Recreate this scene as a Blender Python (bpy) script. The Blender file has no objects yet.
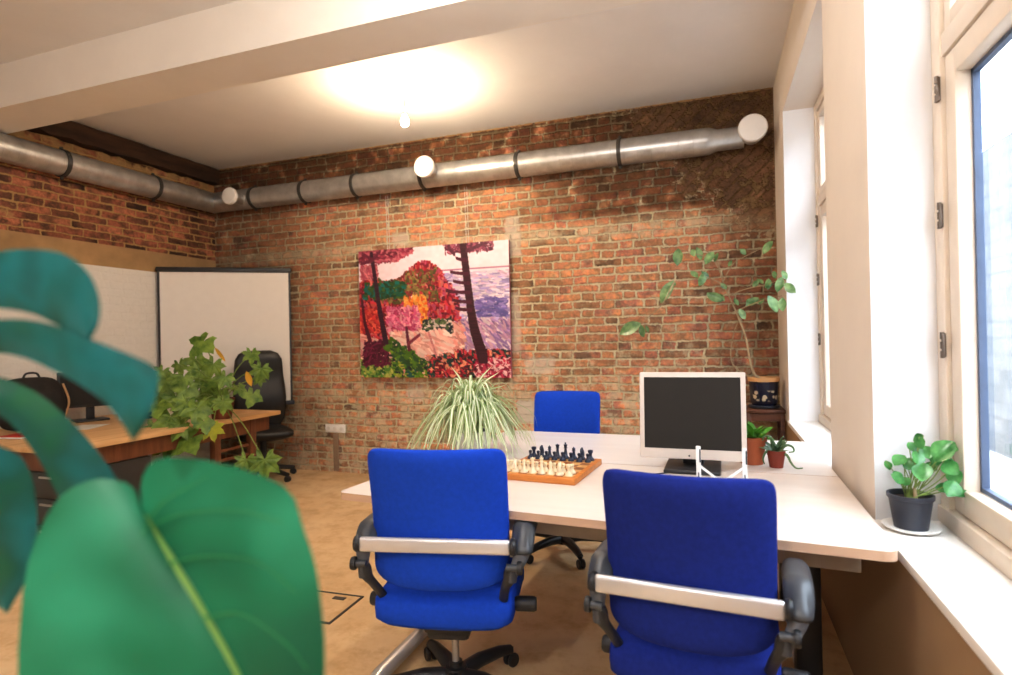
import bpy, bmesh, math, random
import numpy as np
from mathutils import Vector, Matrix, noise as mnoise
random.seed(7)
PI = math.pi
C = bpy.context.scene.collection
R = math.radians

# ------------------------------------------------------------------ camera (solved from the room's vanishing points)
F_PX, YAW, PIT, ROL, CAMH = 586.456, R(19.483), R(0.1058), R(-1.2093), 1.36
fw = Vector((-math.sin(YAW)*math.cos(PIT), math.cos(YAW)*math.cos(PIT), math.sin(PIT)))
r0 = Vector((math.cos(YAW), math.sin(YAW), 0)); u0 = r0.cross(fw)
rt = math.cos(ROL)*r0 + math.sin(ROL)*u0
up = -math.sin(ROL)*r0 + math.cos(ROL)*u0
CAM = Vector((0, 0, CAMH))
cd = bpy.data.cameras.new('camera'); cam = bpy.data.objects.new('camera', cd); C.objects.link(cam)
cam.matrix_world = Matrix(((rt.x, up.x, -fw.x, 0), (rt.y, up.y, -fw.y, 0), (rt.z, up.z, -fw.z, CAMH), (0, 0, 0, 1)))
cd.sensor_width = 36; cd.lens = F_PX/1012*36; cd.clip_start = 0.02; cd.clip_end = 200
cd.dof.use_dof = True; cd.dof.focus_distance = 2.9; cd.dof.aperture_fstop = 2.2
bpy.context.scene.camera = cam
def ray(x, y): return (x-506)/F_PX*rt - (y-337.5)/F_PX*up + fw
def ony(x, y, Y): d = ray(x, y); return CAM + d*(Y/d.y)
def onx(x, y, X): d = ray(x, y); return CAM + d*(X/d.x)
def onz(x, y, z): d = ray(x, y); return CAM + d*((z-CAMH)/d.z)
def atd(x, y, D): return CAM + ray(x, y)*D

# ------------------------------------------------------------------ materials
def srgb(*c):
    return tuple(((v/255)/12.92 if v/255 <= 0.04045 else ((v/255+0.055)/1.055)**2.4) for v in c)
class NT:
    def __init__(s, name):
        s.m = bpy.data.materials.new(name); s.m.use_nodes = True
        s.t = s.m.node_tree; s.n = s.t.nodes; s.l = s.t.links
        s.b = s.n['Principled BSDF']; s.out = s.n['Material Output']
    def add(s, typ, **kw):
        nd = s.n.new(typ)
        for k, v in kw.items():
            if k == 'ins':
                for i, val in v.items():
                    if isinstance(val, bpy.types.NodeSocket): s.l.new(val, nd.inputs[i])
                    else: nd.inputs[i].default_value = val
            else: setattr(nd, k, v)
        return nd
    def link(s, a, b): s.l.new(a, b)
    def math(s, op, a, b=0.0, c=None, clamp=False):
        ins = {0: a, 1: b}
        if c is not None: ins[2] = c
        return s.add('ShaderNodeMath', operation=op, use_clamp=clamp, ins=ins).outputs[0]
    def mix(s, f, a, b, blend='MIX'):
        nd = s.add('ShaderNodeMix', data_type='RGBA', blend_type=blend)
        for i, v in ((0, f), (6, a), (7, b)):
            if isinstance(v, bpy.types.NodeSocket): s.l.new(v, nd.inputs[i])
            else: nd.inputs[i].default_value = v if i == 0 else (*v[:3], 1)
        return nd.outputs[2]
    def noise(s, vec, scale, detail=3, rough=0.55, out=0):
        nd = s.add('ShaderNodeTexNoise', ins={'Scale': scale, 'Detail': detail, 'Roughness': rough})
        s.l.new(vec, nd.inputs['Vector']); return nd.outputs[out]
    def ramp(s, f, stops):
        nd = s.add('ShaderNodeValToRGB'); e = nd.color_ramp.elements
        while len(e) < len(stops): e.new(0.5)
        for el, (p, c) in zip(e, stops):
            el.position = p; el.color = (*c[:3], 1) if not isinstance(c, (int, float)) else (c, c, c, 1)
        s.l.new(f, nd.inputs[0]); return nd.outputs[0]
    def step(s, v, lo, hi):
        nd = s.add('ShaderNodeMapRange', interpolation_type='SMOOTHSTEP', ins={1: lo, 2: hi, 3: 0.0, 4: 1.0})
        s.l.new(v, nd.inputs[0]); return nd.outputs[0]
    def obj(s): return s.add('ShaderNodeTexCoord').outputs['Object']
    def bump(s, h, strength=0.3, dist=0.01):
        b = s.add('ShaderNodeBump', ins={'Strength': strength, 'Distance': dist}); s.l.new(h, b.inputs['Height'])
        s.l.new(b.outputs[0], s.b.inputs['Normal'])
    def col(s, v):
        if isinstance(v, bpy.types.NodeSocket): s.l.new(v, s.b.inputs['Base Color'])
        else: s.b.inputs['Base Color'].default_value = (*v[:3], 1)
    def set(s, rough=0.5, metal=0.0, spec=0.5, coat=0.0):
        s.b.inputs['Roughness'].default_value = rough; s.b.inputs['Metallic'].default_value = metal
        s.b.inputs['Specular IOR Level'].default_value = spec; s.b.inputs['Coat Weight'].default_value = coat
_mats = {}
def mat(name, c, rough=0.5, metal=0.0, spec=0.5, var=0.12, scale=12.0, bump=0.0, bscale=80.0, coat=0.0, stretch=None):
    """procedural: base colour broken up by noise, optional bump"""
    if name in _mats: return _mats[name]
    t = NT(name); o = t.obj()
    if stretch:
        mp = t.add('ShaderNodeMapping'); mp.inputs['Scale'].default_value = stretch; t.link(o, mp.inputs[0]); o = mp.outputs[0]
    f = t.noise(o, scale, 4)
    t.col(t.ramp(f, [(0.25, tuple(x*(1-var) for x in c)), (0.75, tuple(min(1, x*(1+var)) for x in c))]))
    t.set(rough, metal, spec, coat)
    if bump: t.bump(t.noise(o, bscale, 3), bump, 0.003)
    _mats[name] = t.m; return t.m

def brick_nodes(t, u, v, stops, mortar, Ls=0.255, Lh=0.12, rh=0.074, ms=0.0072, wob=0.014, rag=0.015, off=0.5):
    """Flemish-bond brickwork; u, v sockets in metres -> brick colour, mortar colour, mortar mask, fine noise, big noise, coords"""
    cv = t.add('ShaderNodeCombineXYZ', ins={0: u, 1: v, 2: 0.0}).outputs[0]
    n1 = t.noise(cv, 3.5, 2, out=1)
    a = t.add('ShaderNodeVectorMath', operation='MULTIPLY_ADD', ins={0: n1, 1: (wob*3, wob*2, 0), 2: cv}).outputs[0]
    n2 = t.noise(cv, 17.0, 2, out=1)
    a = t.add('ShaderNodeVectorMath', operation='MULTIPLY_ADD', ins={0: n2, 1: (0.024, 0.016, 0), 2: a}).outputs[0]
    sp = t.add('ShaderNodeSeparateXYZ'); t.link(a, sp.inputs[0]); U, V = sp.outputs[0], sp.outputs[1]
    row = t.math('FLOOR', t.math('DIVIDE', V, rh)); fv = t.math('SUBTRACT', V, t.math('MULTIPLY', row, rh))
    P = Ls+Lh
    rn = t.add('ShaderNodeTexWhiteNoise', noise_dimensions='1D'); t.link(row, rn.inputs['W'])
    odd = t.math('FLOORED_MODULO', row, 2.0)
    U2 = t.math('ADD', U, t.math('ADD', t.math('MULTIPLY', odd, P*off), t.math('MULTIPLY', rn.outputs['Value'], .10)))
    per = t.math('FLOOR', t.math('DIVIDE', U2, P)); q = t.math('SUBTRACT', U2, t.math('MULTIPLY', per, P))
    isH = t.math('GREATER_THAN', q, Ls)
    l = t.math('SUBTRACT', q, t.math('MULTIPLY', isH, Ls)); ln = t.math('ADD', Ls, t.math('MULTIPLY', isH, Lh-Ls))
    dx = t.math('MINIMUM', l, t.math('SUBTRACT', ln, l)); dy = t.math('MINIMUM', fv, t.math('SUBTRACT', rh, fv))
    d = t.math('SMOOTH_MIN', dx, dy, 0.014)
    fine = t.noise(cv, 26, 5, 0.72)
    rg = t.noise(cv, 46, 4, 0.65)
    idv = t.add('ShaderNodeCombineXYZ', ins={0: t.math('ADD', t.math('MULTIPLY', per, 2.0), isH), 1: row, 2: 0.0}).outputs[0]
    wn = t.add('ShaderNodeTexWhiteNoise', noise_dimensions='2D'); t.link(idv, wn.inputs['Vector'])
    g = wn.outputs['Value']
    d = t.math('ADD', d, t.math('MULTIPLY', t.math('SUBTRACT', rg, .5), rag*2))
    d = t.math('ADD', d, t.math('MULTIPLY', t.math('SUBTRACT', wn.outputs['Color'], .55), .006))
    big = t.noise(cv, 1.1, 3); mid = t.noise(cv, 5.0, 4, .6)
    d = t.math('ADD', d, t.math('MULTIPLY', t.math('SUBTRACT', mid, .5), .014))
    fac = t.step(d, ms+.005, ms-.004)
    gg = t.math('ADD', t.math('MULTIPLY', g, .66), t.math('MULTIPLY', t.step(mid, .3, .7), .34))
    bc = t.ramp(gg, stops)
    bc = t.mix(1.0, bc, t.ramp(fine, [(0.28, (.60, .58, .56)), (0.5, (.98, .98, .98)), (0.72, (1.35, 1.3, 1.25))]), 'MULTIPLY')
    bc = t.mix(1.0, bc, t.ramp(big, [(0.32, (.78, .80, .78)), (0.68, (1.18, 1.12, 1.1))]), 'MULTIPLY')
    mc = t.mix(fine, tuple(x*0.66 for x in mortar), tuple(min(1, x*1.2) for x in mortar))
    return bc, mc, fac, fine, big, cv

def brick_back():
    t = NT('rough reclaimed brick'); o = t.obj()
    sx = t.add('ShaderNodeSeparateXYZ'); t.link(o, sx.inputs[0]); X, Z = sx.outputs[0], sx.outputs[2]
    stops = [(0.05, srgb(104, 82, 64)), (0.20, srgb(148, 110, 78)), (0.34, srgb(176, 124, 86)), (0.46, srgb(196, 130, 92)), (0.56, srgb(166, 124, 86)), (0.68, srgb(214, 148, 98)), (0.80, srgb(186, 118, 92)), (0.92, srgb(130, 100, 80))]
    mortar = srgb(250, 228, 194)
    bc, mc, fac, fine, big, cv = brick_nodes(t, X, Z, stops, mortar)
    ca, sa = math.cos(R(42)), math.sin(R(42))
    U = t.math('ADD', t.math('MULTIPLY', X, ca), t.math('MULTIPLY', Z, sa)); V = t.math('SUBTRACT', t.math('MULTIPLY', Z, ca), t.math('MULTIPLY', X, sa))
    st2 = [(0, srgb(84, 62, 46)), (0.4, srgb(126, 92, 64)), (0.7, srgb(104, 78, 58)), (1, srgb(160, 120, 82))]
    bc2, mc2, fac2, *_ = brick_nodes(t, U, V, st2, srgb(150, 122, 84), Ls=.27, Lh=.24, rh=0.080, ms=0.0035, rag=.024)
    wn = t.noise(cv, 2.6, 5, 0.7)
    wob = t.math('MULTIPLY', t.math('SUBTRACT', wn, 0.5), 1.6)
    sm = t.noise(cv, 8.0, 5, 0.72)
    # slanted, sooty flue bricks in the upper right corner
    d1 = t.math('ADD', t.math('MULTIPLY', X, 0.75), t.math('MULTIPLY', Z, 0.66))
    dd = t.math('ADD', d1, t.math('MULTIPLY', wob, .8))
    slant = t.math('MULTIPLY', t.step(dd, 1.66, 1.74), t.step(Z, 2.1, 2.4))
    bc = t.mix(slant, bc, bc2); mc = t.mix(slant, mc, mc2)
    facm = t.math('ADD', t.math('MULTIPLY', fac, t.math('SUBTRACT', 1.0, slant)), t.math('MULTIPLY', fac2, slant))
    crust = t.math('MULTIPLY', t.math('MULTIPLY', t.step(sm, .53, .58), t.step(dd, 1.5, 1.75)), t.step(Z, 1.9, 2.3))
    facm = t.math('MAXIMUM', facm, t.math('MULTIPLY', crust, .8))
    low = t.step(Z, 1.65, 0.7)
    smear = t.math('MULTIPLY', t.step(t.math('ADD', sm, t.math('MULTIPLY', low, 0.10)), 0.54, 0.66), t.math('MULTIPLY_ADD', low, 0.34, 0.30))
    smear = t.math('MAXIMUM', smear, facm)
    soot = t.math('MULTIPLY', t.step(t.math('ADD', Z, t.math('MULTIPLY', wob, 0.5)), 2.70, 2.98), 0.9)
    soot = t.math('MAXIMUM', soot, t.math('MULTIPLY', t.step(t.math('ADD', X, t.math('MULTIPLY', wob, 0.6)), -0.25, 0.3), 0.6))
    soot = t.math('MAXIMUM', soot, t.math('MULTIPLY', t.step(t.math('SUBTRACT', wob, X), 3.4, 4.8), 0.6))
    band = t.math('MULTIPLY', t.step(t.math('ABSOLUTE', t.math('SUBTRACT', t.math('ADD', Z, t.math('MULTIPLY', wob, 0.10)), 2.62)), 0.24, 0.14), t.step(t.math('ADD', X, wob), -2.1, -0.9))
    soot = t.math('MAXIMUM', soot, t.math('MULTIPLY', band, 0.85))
    pale = t.math('MULTIPLY', t.step(t.math('ABSOLUTE', t.math('SUBTRACT', t.math('ADD', Z, t.math('MULTIPLY', wob, 0.10)), 2.30)), 0.10, 0.03), .55)
    smear = t.math('MAXIMUM', smear, t.math('MULTIPLY', pale, t.step(sm, .35, .55)))
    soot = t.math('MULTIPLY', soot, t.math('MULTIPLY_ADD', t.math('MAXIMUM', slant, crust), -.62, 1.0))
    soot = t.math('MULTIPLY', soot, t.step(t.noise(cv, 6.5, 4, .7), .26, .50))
    def patch(x0, x1, z0, z1, e=0.03):
        uu = t.math('ADD', X, t.math('MULTIPLY', t.math('SUBTRACT', sm, .5), .16)); vv = t.math('ADD', Z, t.math('MULTIPLY', t.math('SUBTRACT', fine, .5), .12))
        a = t.math('MULTIPLY', t.step(uu, x0, x0+e), t.step(uu, x1, x1-e)); b = t.math('MULTIPLY', t.step(vv, z0, z0+e), t.step(vv, z1, z1-e))
        return t.math('MULTIPLY', a, b)
    ps = patch(-1.77, -1.52, .56, .80)
    for q in ((-3.05, -2.83, 2.30, 2.46), (-1.84, -1.66, 2.12, 2.52), (-1.80, -1.68, 1.2, 1.8), (-2.92, -2.70, .74, .92), (-1.66, -1.36, 1.02, 1.20)):
        ps = t.math('MAXIMUM', ps, t.math('MULTIPLY', patch(*q), .6))
    pipe = patch(-3.74, -3.58, 0.0, .02)
    colr = t.mix(t.math('MULTIPLY', t.step(X, -1.2, .3), t.math('MULTIPLY', t.step(Z, 2.5, 1.9), .45)), bc, t.mix(1.0, bc, (.92, .80, .90), 'MULTIPLY'))
    hs = t.add('ShaderNodeHueSaturation', ins={'Saturation': .92, 'Value': 1.28}); t.link(colr, hs.inputs['Color']); colr = hs.outputs[0]
    colr = t.mix(smear, colr, mc)
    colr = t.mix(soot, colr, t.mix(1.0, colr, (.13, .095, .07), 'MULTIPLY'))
    colr = t.mix(ps, colr, srgb(226, 214, 198)); colr = t.mix(t.math('MULTIPLY', pipe, .8), colr, srgb(160, 140, 120))
    t.col(colr); t.set(0.88, 0, 0.25)
    h = t.math('ADD', t.math('SUBTRACT', 1.0, t.math('MAXIMUM', t.math('MULTIPLY', facm, .8), t.math('MULTIPLY', ps, 0.4))), t.math('MULTIPLY', fine, 0.8))
    t.bump(h, 1.0, 0.026)
    return t.m
def brick_left():
    t = NT('dark red brick'); o = t.obj()
    sx = t.add('ShaderNodeSeparateXYZ'); t.link(o, sx.inputs[0]); Y, Z = sx.outputs[1], sx.outputs[2]
    stops = [(0.1, srgb(64, 44, 36)), (0.3, srgb(112, 70, 52)), (0.45, srgb(160, 90, 60)), (0.58, srgb(92, 62, 48)), (0.72, srgb(184, 110, 70)), (0.88, srgb(124, 84, 60))]
    bc, mc, fac, fine, big, cv = brick_nodes(t, Y, Z, stops, srgb(188, 152, 102), Ls=.255, Lh=.235, rh=0.068, ms=0.0058, rag=.008, off=.25)
    hi = t.math('MULTIPLY', t.step(Z, 2.98, 3.1), t.step(t.noise(cv, 7, 4), .40, .55))
    f2 = t.math('MAXIMUM', fac, t.math('MULTIPLY', hi, .8))
    sm = t.math('MULTIPLY', t.step(t.noise(cv, 3.0, 5, .7), .60, .68), .6)
    f2 = t.math('MAXIMUM', f2, sm)
    hs = t.add('ShaderNodeHueSaturation', ins={'Saturation': .9, 'Value': 1.1}); t.link(bc, hs.inputs['Color'])
    t.col(t.mix(f2, hs.outputs[0], mc)); t.set(0.9, 0, 0.2)
    t.bump(t.math('ADD', t.math('SUBTRACT', 1.0, f2), t.math('MULTIPLY', fine, .6)), 0.8, 0.014)
    return t.m
def brick_white():
    t = NT('white painted brick'); o = t.obj()
    sx = t.add('ShaderNodeSeparateXYZ'); t.link(o, sx.inputs[0])
    bc, mc, fac, fine, big, cv = brick_nodes(t, sx.outputs[1], sx.outputs[2], [(0, (.7, .66, .6)), (1, (.8, .76, .7))], (.7, .66, .6), ms=.006)
    t.col(t.mix(fine, (.72, .69, .64), (.86, .83, .78))); t.set(0.75, 0, 0.3)
    t.bump(t.math('ADD', t.math('SUBTRACT', 1.0, fac), t.math('MULTIPLY', fine, .7)), 0.4, 0.008)
    return t.m
def plaster(name, c, bump=0.08):
    t = NT(name); o = t.obj(); n = t.noise(o, 2.2, 5, .6); n2 = t.noise(o, 24, 4)
    t.col(t.mix(t.math('MULTIPLY', n2, .5), t.mix(n, tuple(x*.9 for x in c), tuple(min(1, x*1.07) for x in c)), tuple(x*.95 for x in c)))
    t.set(0.85, 0, 0.25); t.bump(n2, bump, 0.01); return t.m
def floor_mat():
    t = NT('polished ochre screed'); o = t.obj()
    n = t.noise(o, 1.1, 6, .62); n2 = t.noise(o, 6.5, 6, .7); n3 = t.noise(o, 45, 3)
    c = t.ramp(n, [(0.30, srgb(190, 156, 112)), (0.45, srgb(222, 188, 142)), (0.62, srgb(234, 206, 166)), (0.8, srgb(212, 176, 132))])
    c = t.mix(t.step(n2, .42, .72), c, t.mix(1.0, c, (.78, .68, .55), 'MULTIPLY'))
    c = t.mix(t.math('MULTIPLY', n3, .25), c, srgb(218, 190, 150))
    t.col(c); t.set(0.38, 0, 0.4); t.link(t.ramp(n2, [(0.3, .30), (0.7, .5)]), t.b.inputs['Roughness']); t.bump(n2, 0.05, 0.01)
    return t.m
def wood_mat(name, c0, c1, axis=0, rough=0.5, scale=3.0):
    t = NT(name); o = t.obj(); mp = t.add('ShaderNodeMapping')
    sc = [scale*8]*3; sc[axis] = scale; mp.inputs['Scale'].default_value = sc; t.link(o, mp.inputs[0])
    n = t.noise(mp.outputs[0], 1.0, 6, .6); t.col(t.ramp(n, [(0.3, c0), (0.7, c1)])); t.set(rough, 0, 0.4); t.bump(n, .08, .004)
    return t.m
def leaf_mat(name, c0, c1, rough=0.4, scale=7.0, trans=0.25, spec=0.5):
    t = NT(name); o = t.obj(); n = t.noise(o, scale, 4)
    c = t.ramp(n, [(0.3, c0), (0.7, c1)]); t.col(c); t.set(rough, 0, spec)
    tr = t.add('ShaderNodeBsdfTranslucent'); t.link(c, tr.inputs['Color'])
    ms = t.add('ShaderNodeMixShader', ins={0: trans}); t.link(t.b.outputs[0], ms.inputs[1]); t.link(tr.outputs[0], ms.inputs[2])
    t.link(ms.outputs[0], t.out.inputs['Surface']); return t.m
def glass_mat():
    t = NT('window glass'); tr = t.add('ShaderNodeBsdfTransparent', ins={0: (.97, .985, 1, 1)}); gl = t.add('ShaderNodeBsdfGlossy', ins={1: 0.02})
    lw = t.add('ShaderNodeFresnel', ins={0: 1.35}); f = t.math('MULTIPLY', lw.outputs[0], t.math('ADD', 0.35, t.math('MULTIPLY', t.noise(t.obj(), 2.0), .1)))
    ms = t.add('ShaderNodeMixShader'); t.link(f, ms.inputs[0]); t.link(tr.outputs[0], ms.inputs[1]); t.link(gl.outputs[0], ms.inputs[2])
    t.link(ms.outputs[0], t.out.inputs['Surface']); return t.m
def galv_mat():
    t = NT('galvanised spiral duct'); o = t.obj()
    n = t.noise(o, 9, 4); t.col(t.ramp(n, [(0.3, (.42, .42, .42)), (0.7, (.62, .62, .61))])); t.set(0.38, 0.85, 0.5)
    return t.m
def emis(name, c, s):
    t = NT(name); t.b.inputs['Emission Color'].default_value = (*c, 1); t.b.inputs['Emission Strength'].default_value = s
    t.col(t.ramp(t.noise(t.obj(), 5), [(0, c), (1, c)])); return t.m

M = {}
M['brick_back'] = brick_back(); M['brick_left'] = brick_left(); M['brick_white'] = brick_white()
M['plaster'] = plaster('warm white plaster', (.77, .69, .61)); M['ceil'] = plaster('ceiling paint', (.79, .765, .755), .03)
M['beam'] = plaster('beam paint', (.80, .75, .69), .03)
M['reveal'] = plaster('plaster with painted window light', (.84, .84, .86)); M['under'] = plaster('beige dado plaster', srgb(156, 128, 98)); M['lintel'] = mat('concrete lintel', srgb(170, 138, 98), .9, var=.28, scale=3.5, bump=.4, bscale=30)  # reveal: same plaster as the piers, window light whitened into its colour
M['floor'] = floor_mat(); M['sill'] = plaster('white sill', (.84, .81, .77), .01)
M['frame'] = mat('cream painted window frame', srgb(224, 210, 194), .45, var=.04)
M['gasket'] = mat('grey blue glazing gasket', srgb(84, 98, 124), .5)
M['glass'] = glass_mat(); M['galv'] = galv_mat()
M['steel'] = mat('brushed steel', (.52, .5, .5), .35, .8, var=.06); M['silver'] = mat('satin silver bar', (.66, .65, .67), .34, .55, var=.04)
M['hinge'] = mat('dark hinge metal', (.16, .13, .11), .4, .8)
M['clamp'] = mat('clamp metal', (.07, .065, .06), .5, .5)
M['valve'] = mat('white air valve', (.82, .80, .78), .4, var=.02)
M['timber'] = wood_mat('old dark timber', srgb(38, 26, 18), srgb(82, 56, 38), 1, .85, 2.0)
M['birch'] = wood_mat('pale laminate desk top', srgb(224, 212, 202), srgb(232, 222, 213), 0, .33, 1.2)
M['birch2'] = wood_mat('white laminate desk top', srgb(228, 220, 216), srgb(236, 230, 226), 0, .33, 1.2)
M['edge'] = mat('desk edge band', srgb(205, 172, 146), .5, var=.05)
M['greybeam'] = mat('grey desk beam', srgb(160, 146, 130), .5)
M['black'] = mat('black plastic', (.022, .022, .025), .42, var=.2)
M['blackgrey'] = mat('charcoal plastic', (.055, .06, .07), .38, var=.15, spec=.6)
M['armgrey'] = mat('armrest grey plastic', (.12, .13, .15), .35, var=.1, spec=.6)
M['blue'] = mat('royal blue woven fabric', srgb(30, 74, 190), .9, spec=.15, var=.10, scale=60, bump=.35, bscale=420)
M['navy'] = mat('deeper blue woven fabric', srgb(32, 48, 130), .9, spec=.15, var=.12, scale=60, bump=.35, bscale=420)
M['leather'] = mat('black leather', (.010, .009, .009), .42, var=.3, bump=.2, bscale=160)
M['screenfab'] = mat('matte white projection fabric', (.82, .78, .74), .9, var=.02)
M['monwhite'] = mat('off white monitor plastic', srgb(222, 212, 204), .45, var=.03)
M['panel'] = mat('switched off screen', srgb(40, 37, 34), .5, var=.05, spec=.3)
M['whitemetal'] = mat('white coated metal', (.78, .78, .78), .4, var=.03)
M['terracotta'] = mat('terracotta', srgb(168, 92, 58), .8, var=.15, bump=.1); M['redpot'] = mat('red brown plastic pot', srgb(128, 52, 36), .5)
M['brownpot'] = mat('brown clay pot', srgb(112, 58, 36), .7, var=.15)
M['soil'] = mat('potting soil', srgb(44, 32, 24), .95, var=.4, scale=60, bump=.8, bscale=90)
M['potblack'] = mat('black plant pot', (.028, .032, .045), .42); M['plate'] = mat('white saucer', (.8, .78, .74), .3)
M['darkwood'] = wood_mat('dark stained stool wood', srgb(58, 32, 20), srgb(104, 62, 40), 0, .5, 4)
M['oak'] = wood_mat('warm oak table top', srgb(196, 152, 102), srgb(220, 180, 130), 1, .45, 2)
M['oakdark'] = wood_mat('brown table frame', srgb(92, 54, 34), srgb(128, 80, 50), 2, .5, 3)
M['socket'] = mat('white socket plastic', (.95, .93, .9), .4, var=.01)
M['bark'] = mat('grey brown bark', srgb(172, 150, 118), .8, var=.25, scale=30); M['greenstem'] = mat('green stem', srgb(120, 140, 66), .5)
def mon_mat(name, stops, scale, rough=.45):  # stops put the leaves' teal highlights and blue sheen into the colour
    t = NT(name); o = t.obj(); n = t.noise(o, scale, 2, .5); c = t.ramp(n, stops); t.col(c); t.set(rough, 0, .45)
    tr = t.add('ShaderNodeBsdfTranslucent'); t.link(c, tr.inputs['Color']); ms = t.add('ShaderNodeMixShader', ins={0: .15}); t.link(t.b.outputs[0], ms.inputs[1]); t.link(tr.outputs[0], ms.inputs[2])
    t.link(ms.outputs[0], t.out.inputs['Surface']); return t.m
M['leaf_mon'] = mon_mat('monstera leaf', [(.3, srgb(4, 84, 58)), (.5, srgb(14, 112, 78)), (.7, srgb(44, 146, 112))], 6)
M['leaf_mon2'] = mon_mat('teal monstera leaf', [(.3, srgb(6, 92, 52)), (.46, srgb(6, 82, 72)), (.6, srgb(14, 104, 108)), (.75, srgb(6, 70, 62))], 11, .4)
M['vein'] = leaf_mat('monstera midrib', srgb(128, 172, 92), srgb(150, 190, 104), .4)
M['leaf_ivy'] = leaf_mat('palmate leaf', srgb(64, 100, 34), srgb(142, 168, 74), .42, 16, .25); M['leaf_ivy2'] = leaf_mat('yellowing palmate leaf', srgb(150, 160, 48), srgb(186, 186, 66), .45, 9)
M['leaf_cit'] = leaf_mat('glossy oval leaf', srgb(48, 100, 48), srgb(160, 196, 136), .28, 18, .25, .7)
M['leaf_pil'] = leaf_mat('round glossy leaf', srgb(20, 88, 32), srgb(110, 176, 104), .25, 22, .25, .6)
M['leaf_suc'] = leaf_mat('blue green strap leaf', srgb(74, 108, 78), srgb(128, 158, 112), .4, 14)
M['leaf_fern'] = leaf_mat('bright fern', srgb(58, 128, 40), srgb(112, 170, 62), .45, 14)
def spider_mat():
    t = NT('striped spider plant leaf'); at = t.add('ShaderNodeAttribute', attribute_name='across')
    n = t.noise(t.obj(), 6, 3)
    g = t.mix(n, srgb(132, 168, 92), srgb(190, 208, 138)); c = t.mix(t.step(at.outputs['Fac'], .50, .62), srgb(240, 244, 222), g)
    t.col(c); t.set(.45)
    tr = t.add('ShaderNodeBsdfTranslucent'); t.link(c, tr.inputs['Color'])
    ms = t.add('ShaderNodeMixShader', ins={0: .3}); t.link(t.b.outputs[0], ms.inputs[1]); t.link(tr.outputs[0], ms.inputs[2])
    t.link(ms.outputs[0], t.out.inputs['Surface']); return t.m
M['leaf_spi'] = spider_mat()

# ------------------------------------------------------------------ mesh helpers
def obj(name, bm, m, parent=None, smooth=True, angle=40):
    me = bpy.data.meshes.new(name)
    bmesh.ops.recalc_face_normals(bm, faces=bm.faces[:]) if len(bm.faces) else None
    bm.to_mesh(me); bm.free()
    me.materials.append(m)
    if smooth:
        me.shade_smooth()
        try: me.set_sharp_from_angle(angle=R(angle))
        except Exception: pass
    o = bpy.data.objects.new(name, me); C.objects.link(o)
    if parent is not None: o.parent = parent
    return o
def tag(o, label=None, cat=None, group=None, kind=None):
    if label: o['label'] = label
    if cat: o['category'] = cat
    if group: o['group'] = group
    if kind: o['kind'] = kind
    return o
def thing(name, label, cat, loc=(0, 0, 0), rz=0.0, group=None):
    o = bpy.data.objects.new(name, None); C.objects.link(o); o.empty_display_size = .1
    o.location = loc; o.rotation_euler = (0, 0, rz)
    return tag(o, label, cat, group)
def dup(root, loc, rz, label=None, group=None):
    r = root.copy(); C.objects.link(r); r.location = loc; r.rotation_euler = (0, 0, rz)
    if label: r['label'] = label
    if group: r['group'] = group
    for ch in list(root.children):
        c = ch.copy(); C.objects.link(c); c.parent = r
        for g in list(ch.children):
            d = g.copy(); C.objects.link(d); d.parent = c
    return r
def box(bm, c, s, bev=0.0, rot=None, seg=2):
    g = bmesh.ops.create_cube(bm, size=1.0); vs = g['verts']
    bmesh.ops.scale(bm, vec=s, verts=vs)
    if bev:
        es = list({e for v in vs for e in v.link_edges})
        r = bmesh.ops.bevel(bm, geom=es, offset=bev, segments=seg, profile=.5, affect='EDGES'); vs = list({v for f in r['faces'] for v in f.verts} | {v for v in vs if v.is_valid})
    if rot is not None: bmesh.ops.rotate(bm, cent=(0, 0, 0), matrix=rot, verts=vs)
    bmesh.ops.translate(bm, vec=c, verts=vs); return vs
def nb(): return bmesh.new()
def boxobj(name, c, s, m, parent=None, bev=0.0, rot=None, seg=2):
    b = nb(); box(b, c, s, bev, rot, seg); return obj(name, b, m, parent)
def frame_of(t):
    t = t.normalized(); a = Vector((0, 0, 1)) if abs(t.z) < .9 else Vector((1, 0, 0))
    x = a.cross(t).normalized(); return x, t.cross(x)
def tube(bm, pts, rad, seg=10, sx=1.0, cap=True):
    pts = [Vector(p) for p in pts]; n = len(pts)
    rads = rad if isinstance(rad, (list, tuple)) else [rad]*n
    rings = []; px = None
    for i, p in enumerate(pts):
        t = (pts[min(i+1, n-1)]-pts[max(i-1, 0)])
        if t.length < 1e-9: t = Vector((0, 0, 1))
        x, y = frame_of(t)
        if px is not None:
            tn = t.normalized(); x = (px - tn*px.dot(tn)).normalized(); y = tn.cross(x)
        px = x
        rings.append([bm.verts.new(p + rads[i]*(math.cos(k*2*PI/seg)*x*sx + math.sin(k*2*PI/seg)*y)) for k in range(seg)])
    for a, b in zip(rings, rings[1:]):
        for k in range(seg): bm.faces.new((a[k], a[(k+1) % seg], b[(k+1) % seg], b[k]))
    if cap:
        bm.faces.new(rings[0][::-1]); bm.faces.new(rings[-1])
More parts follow.
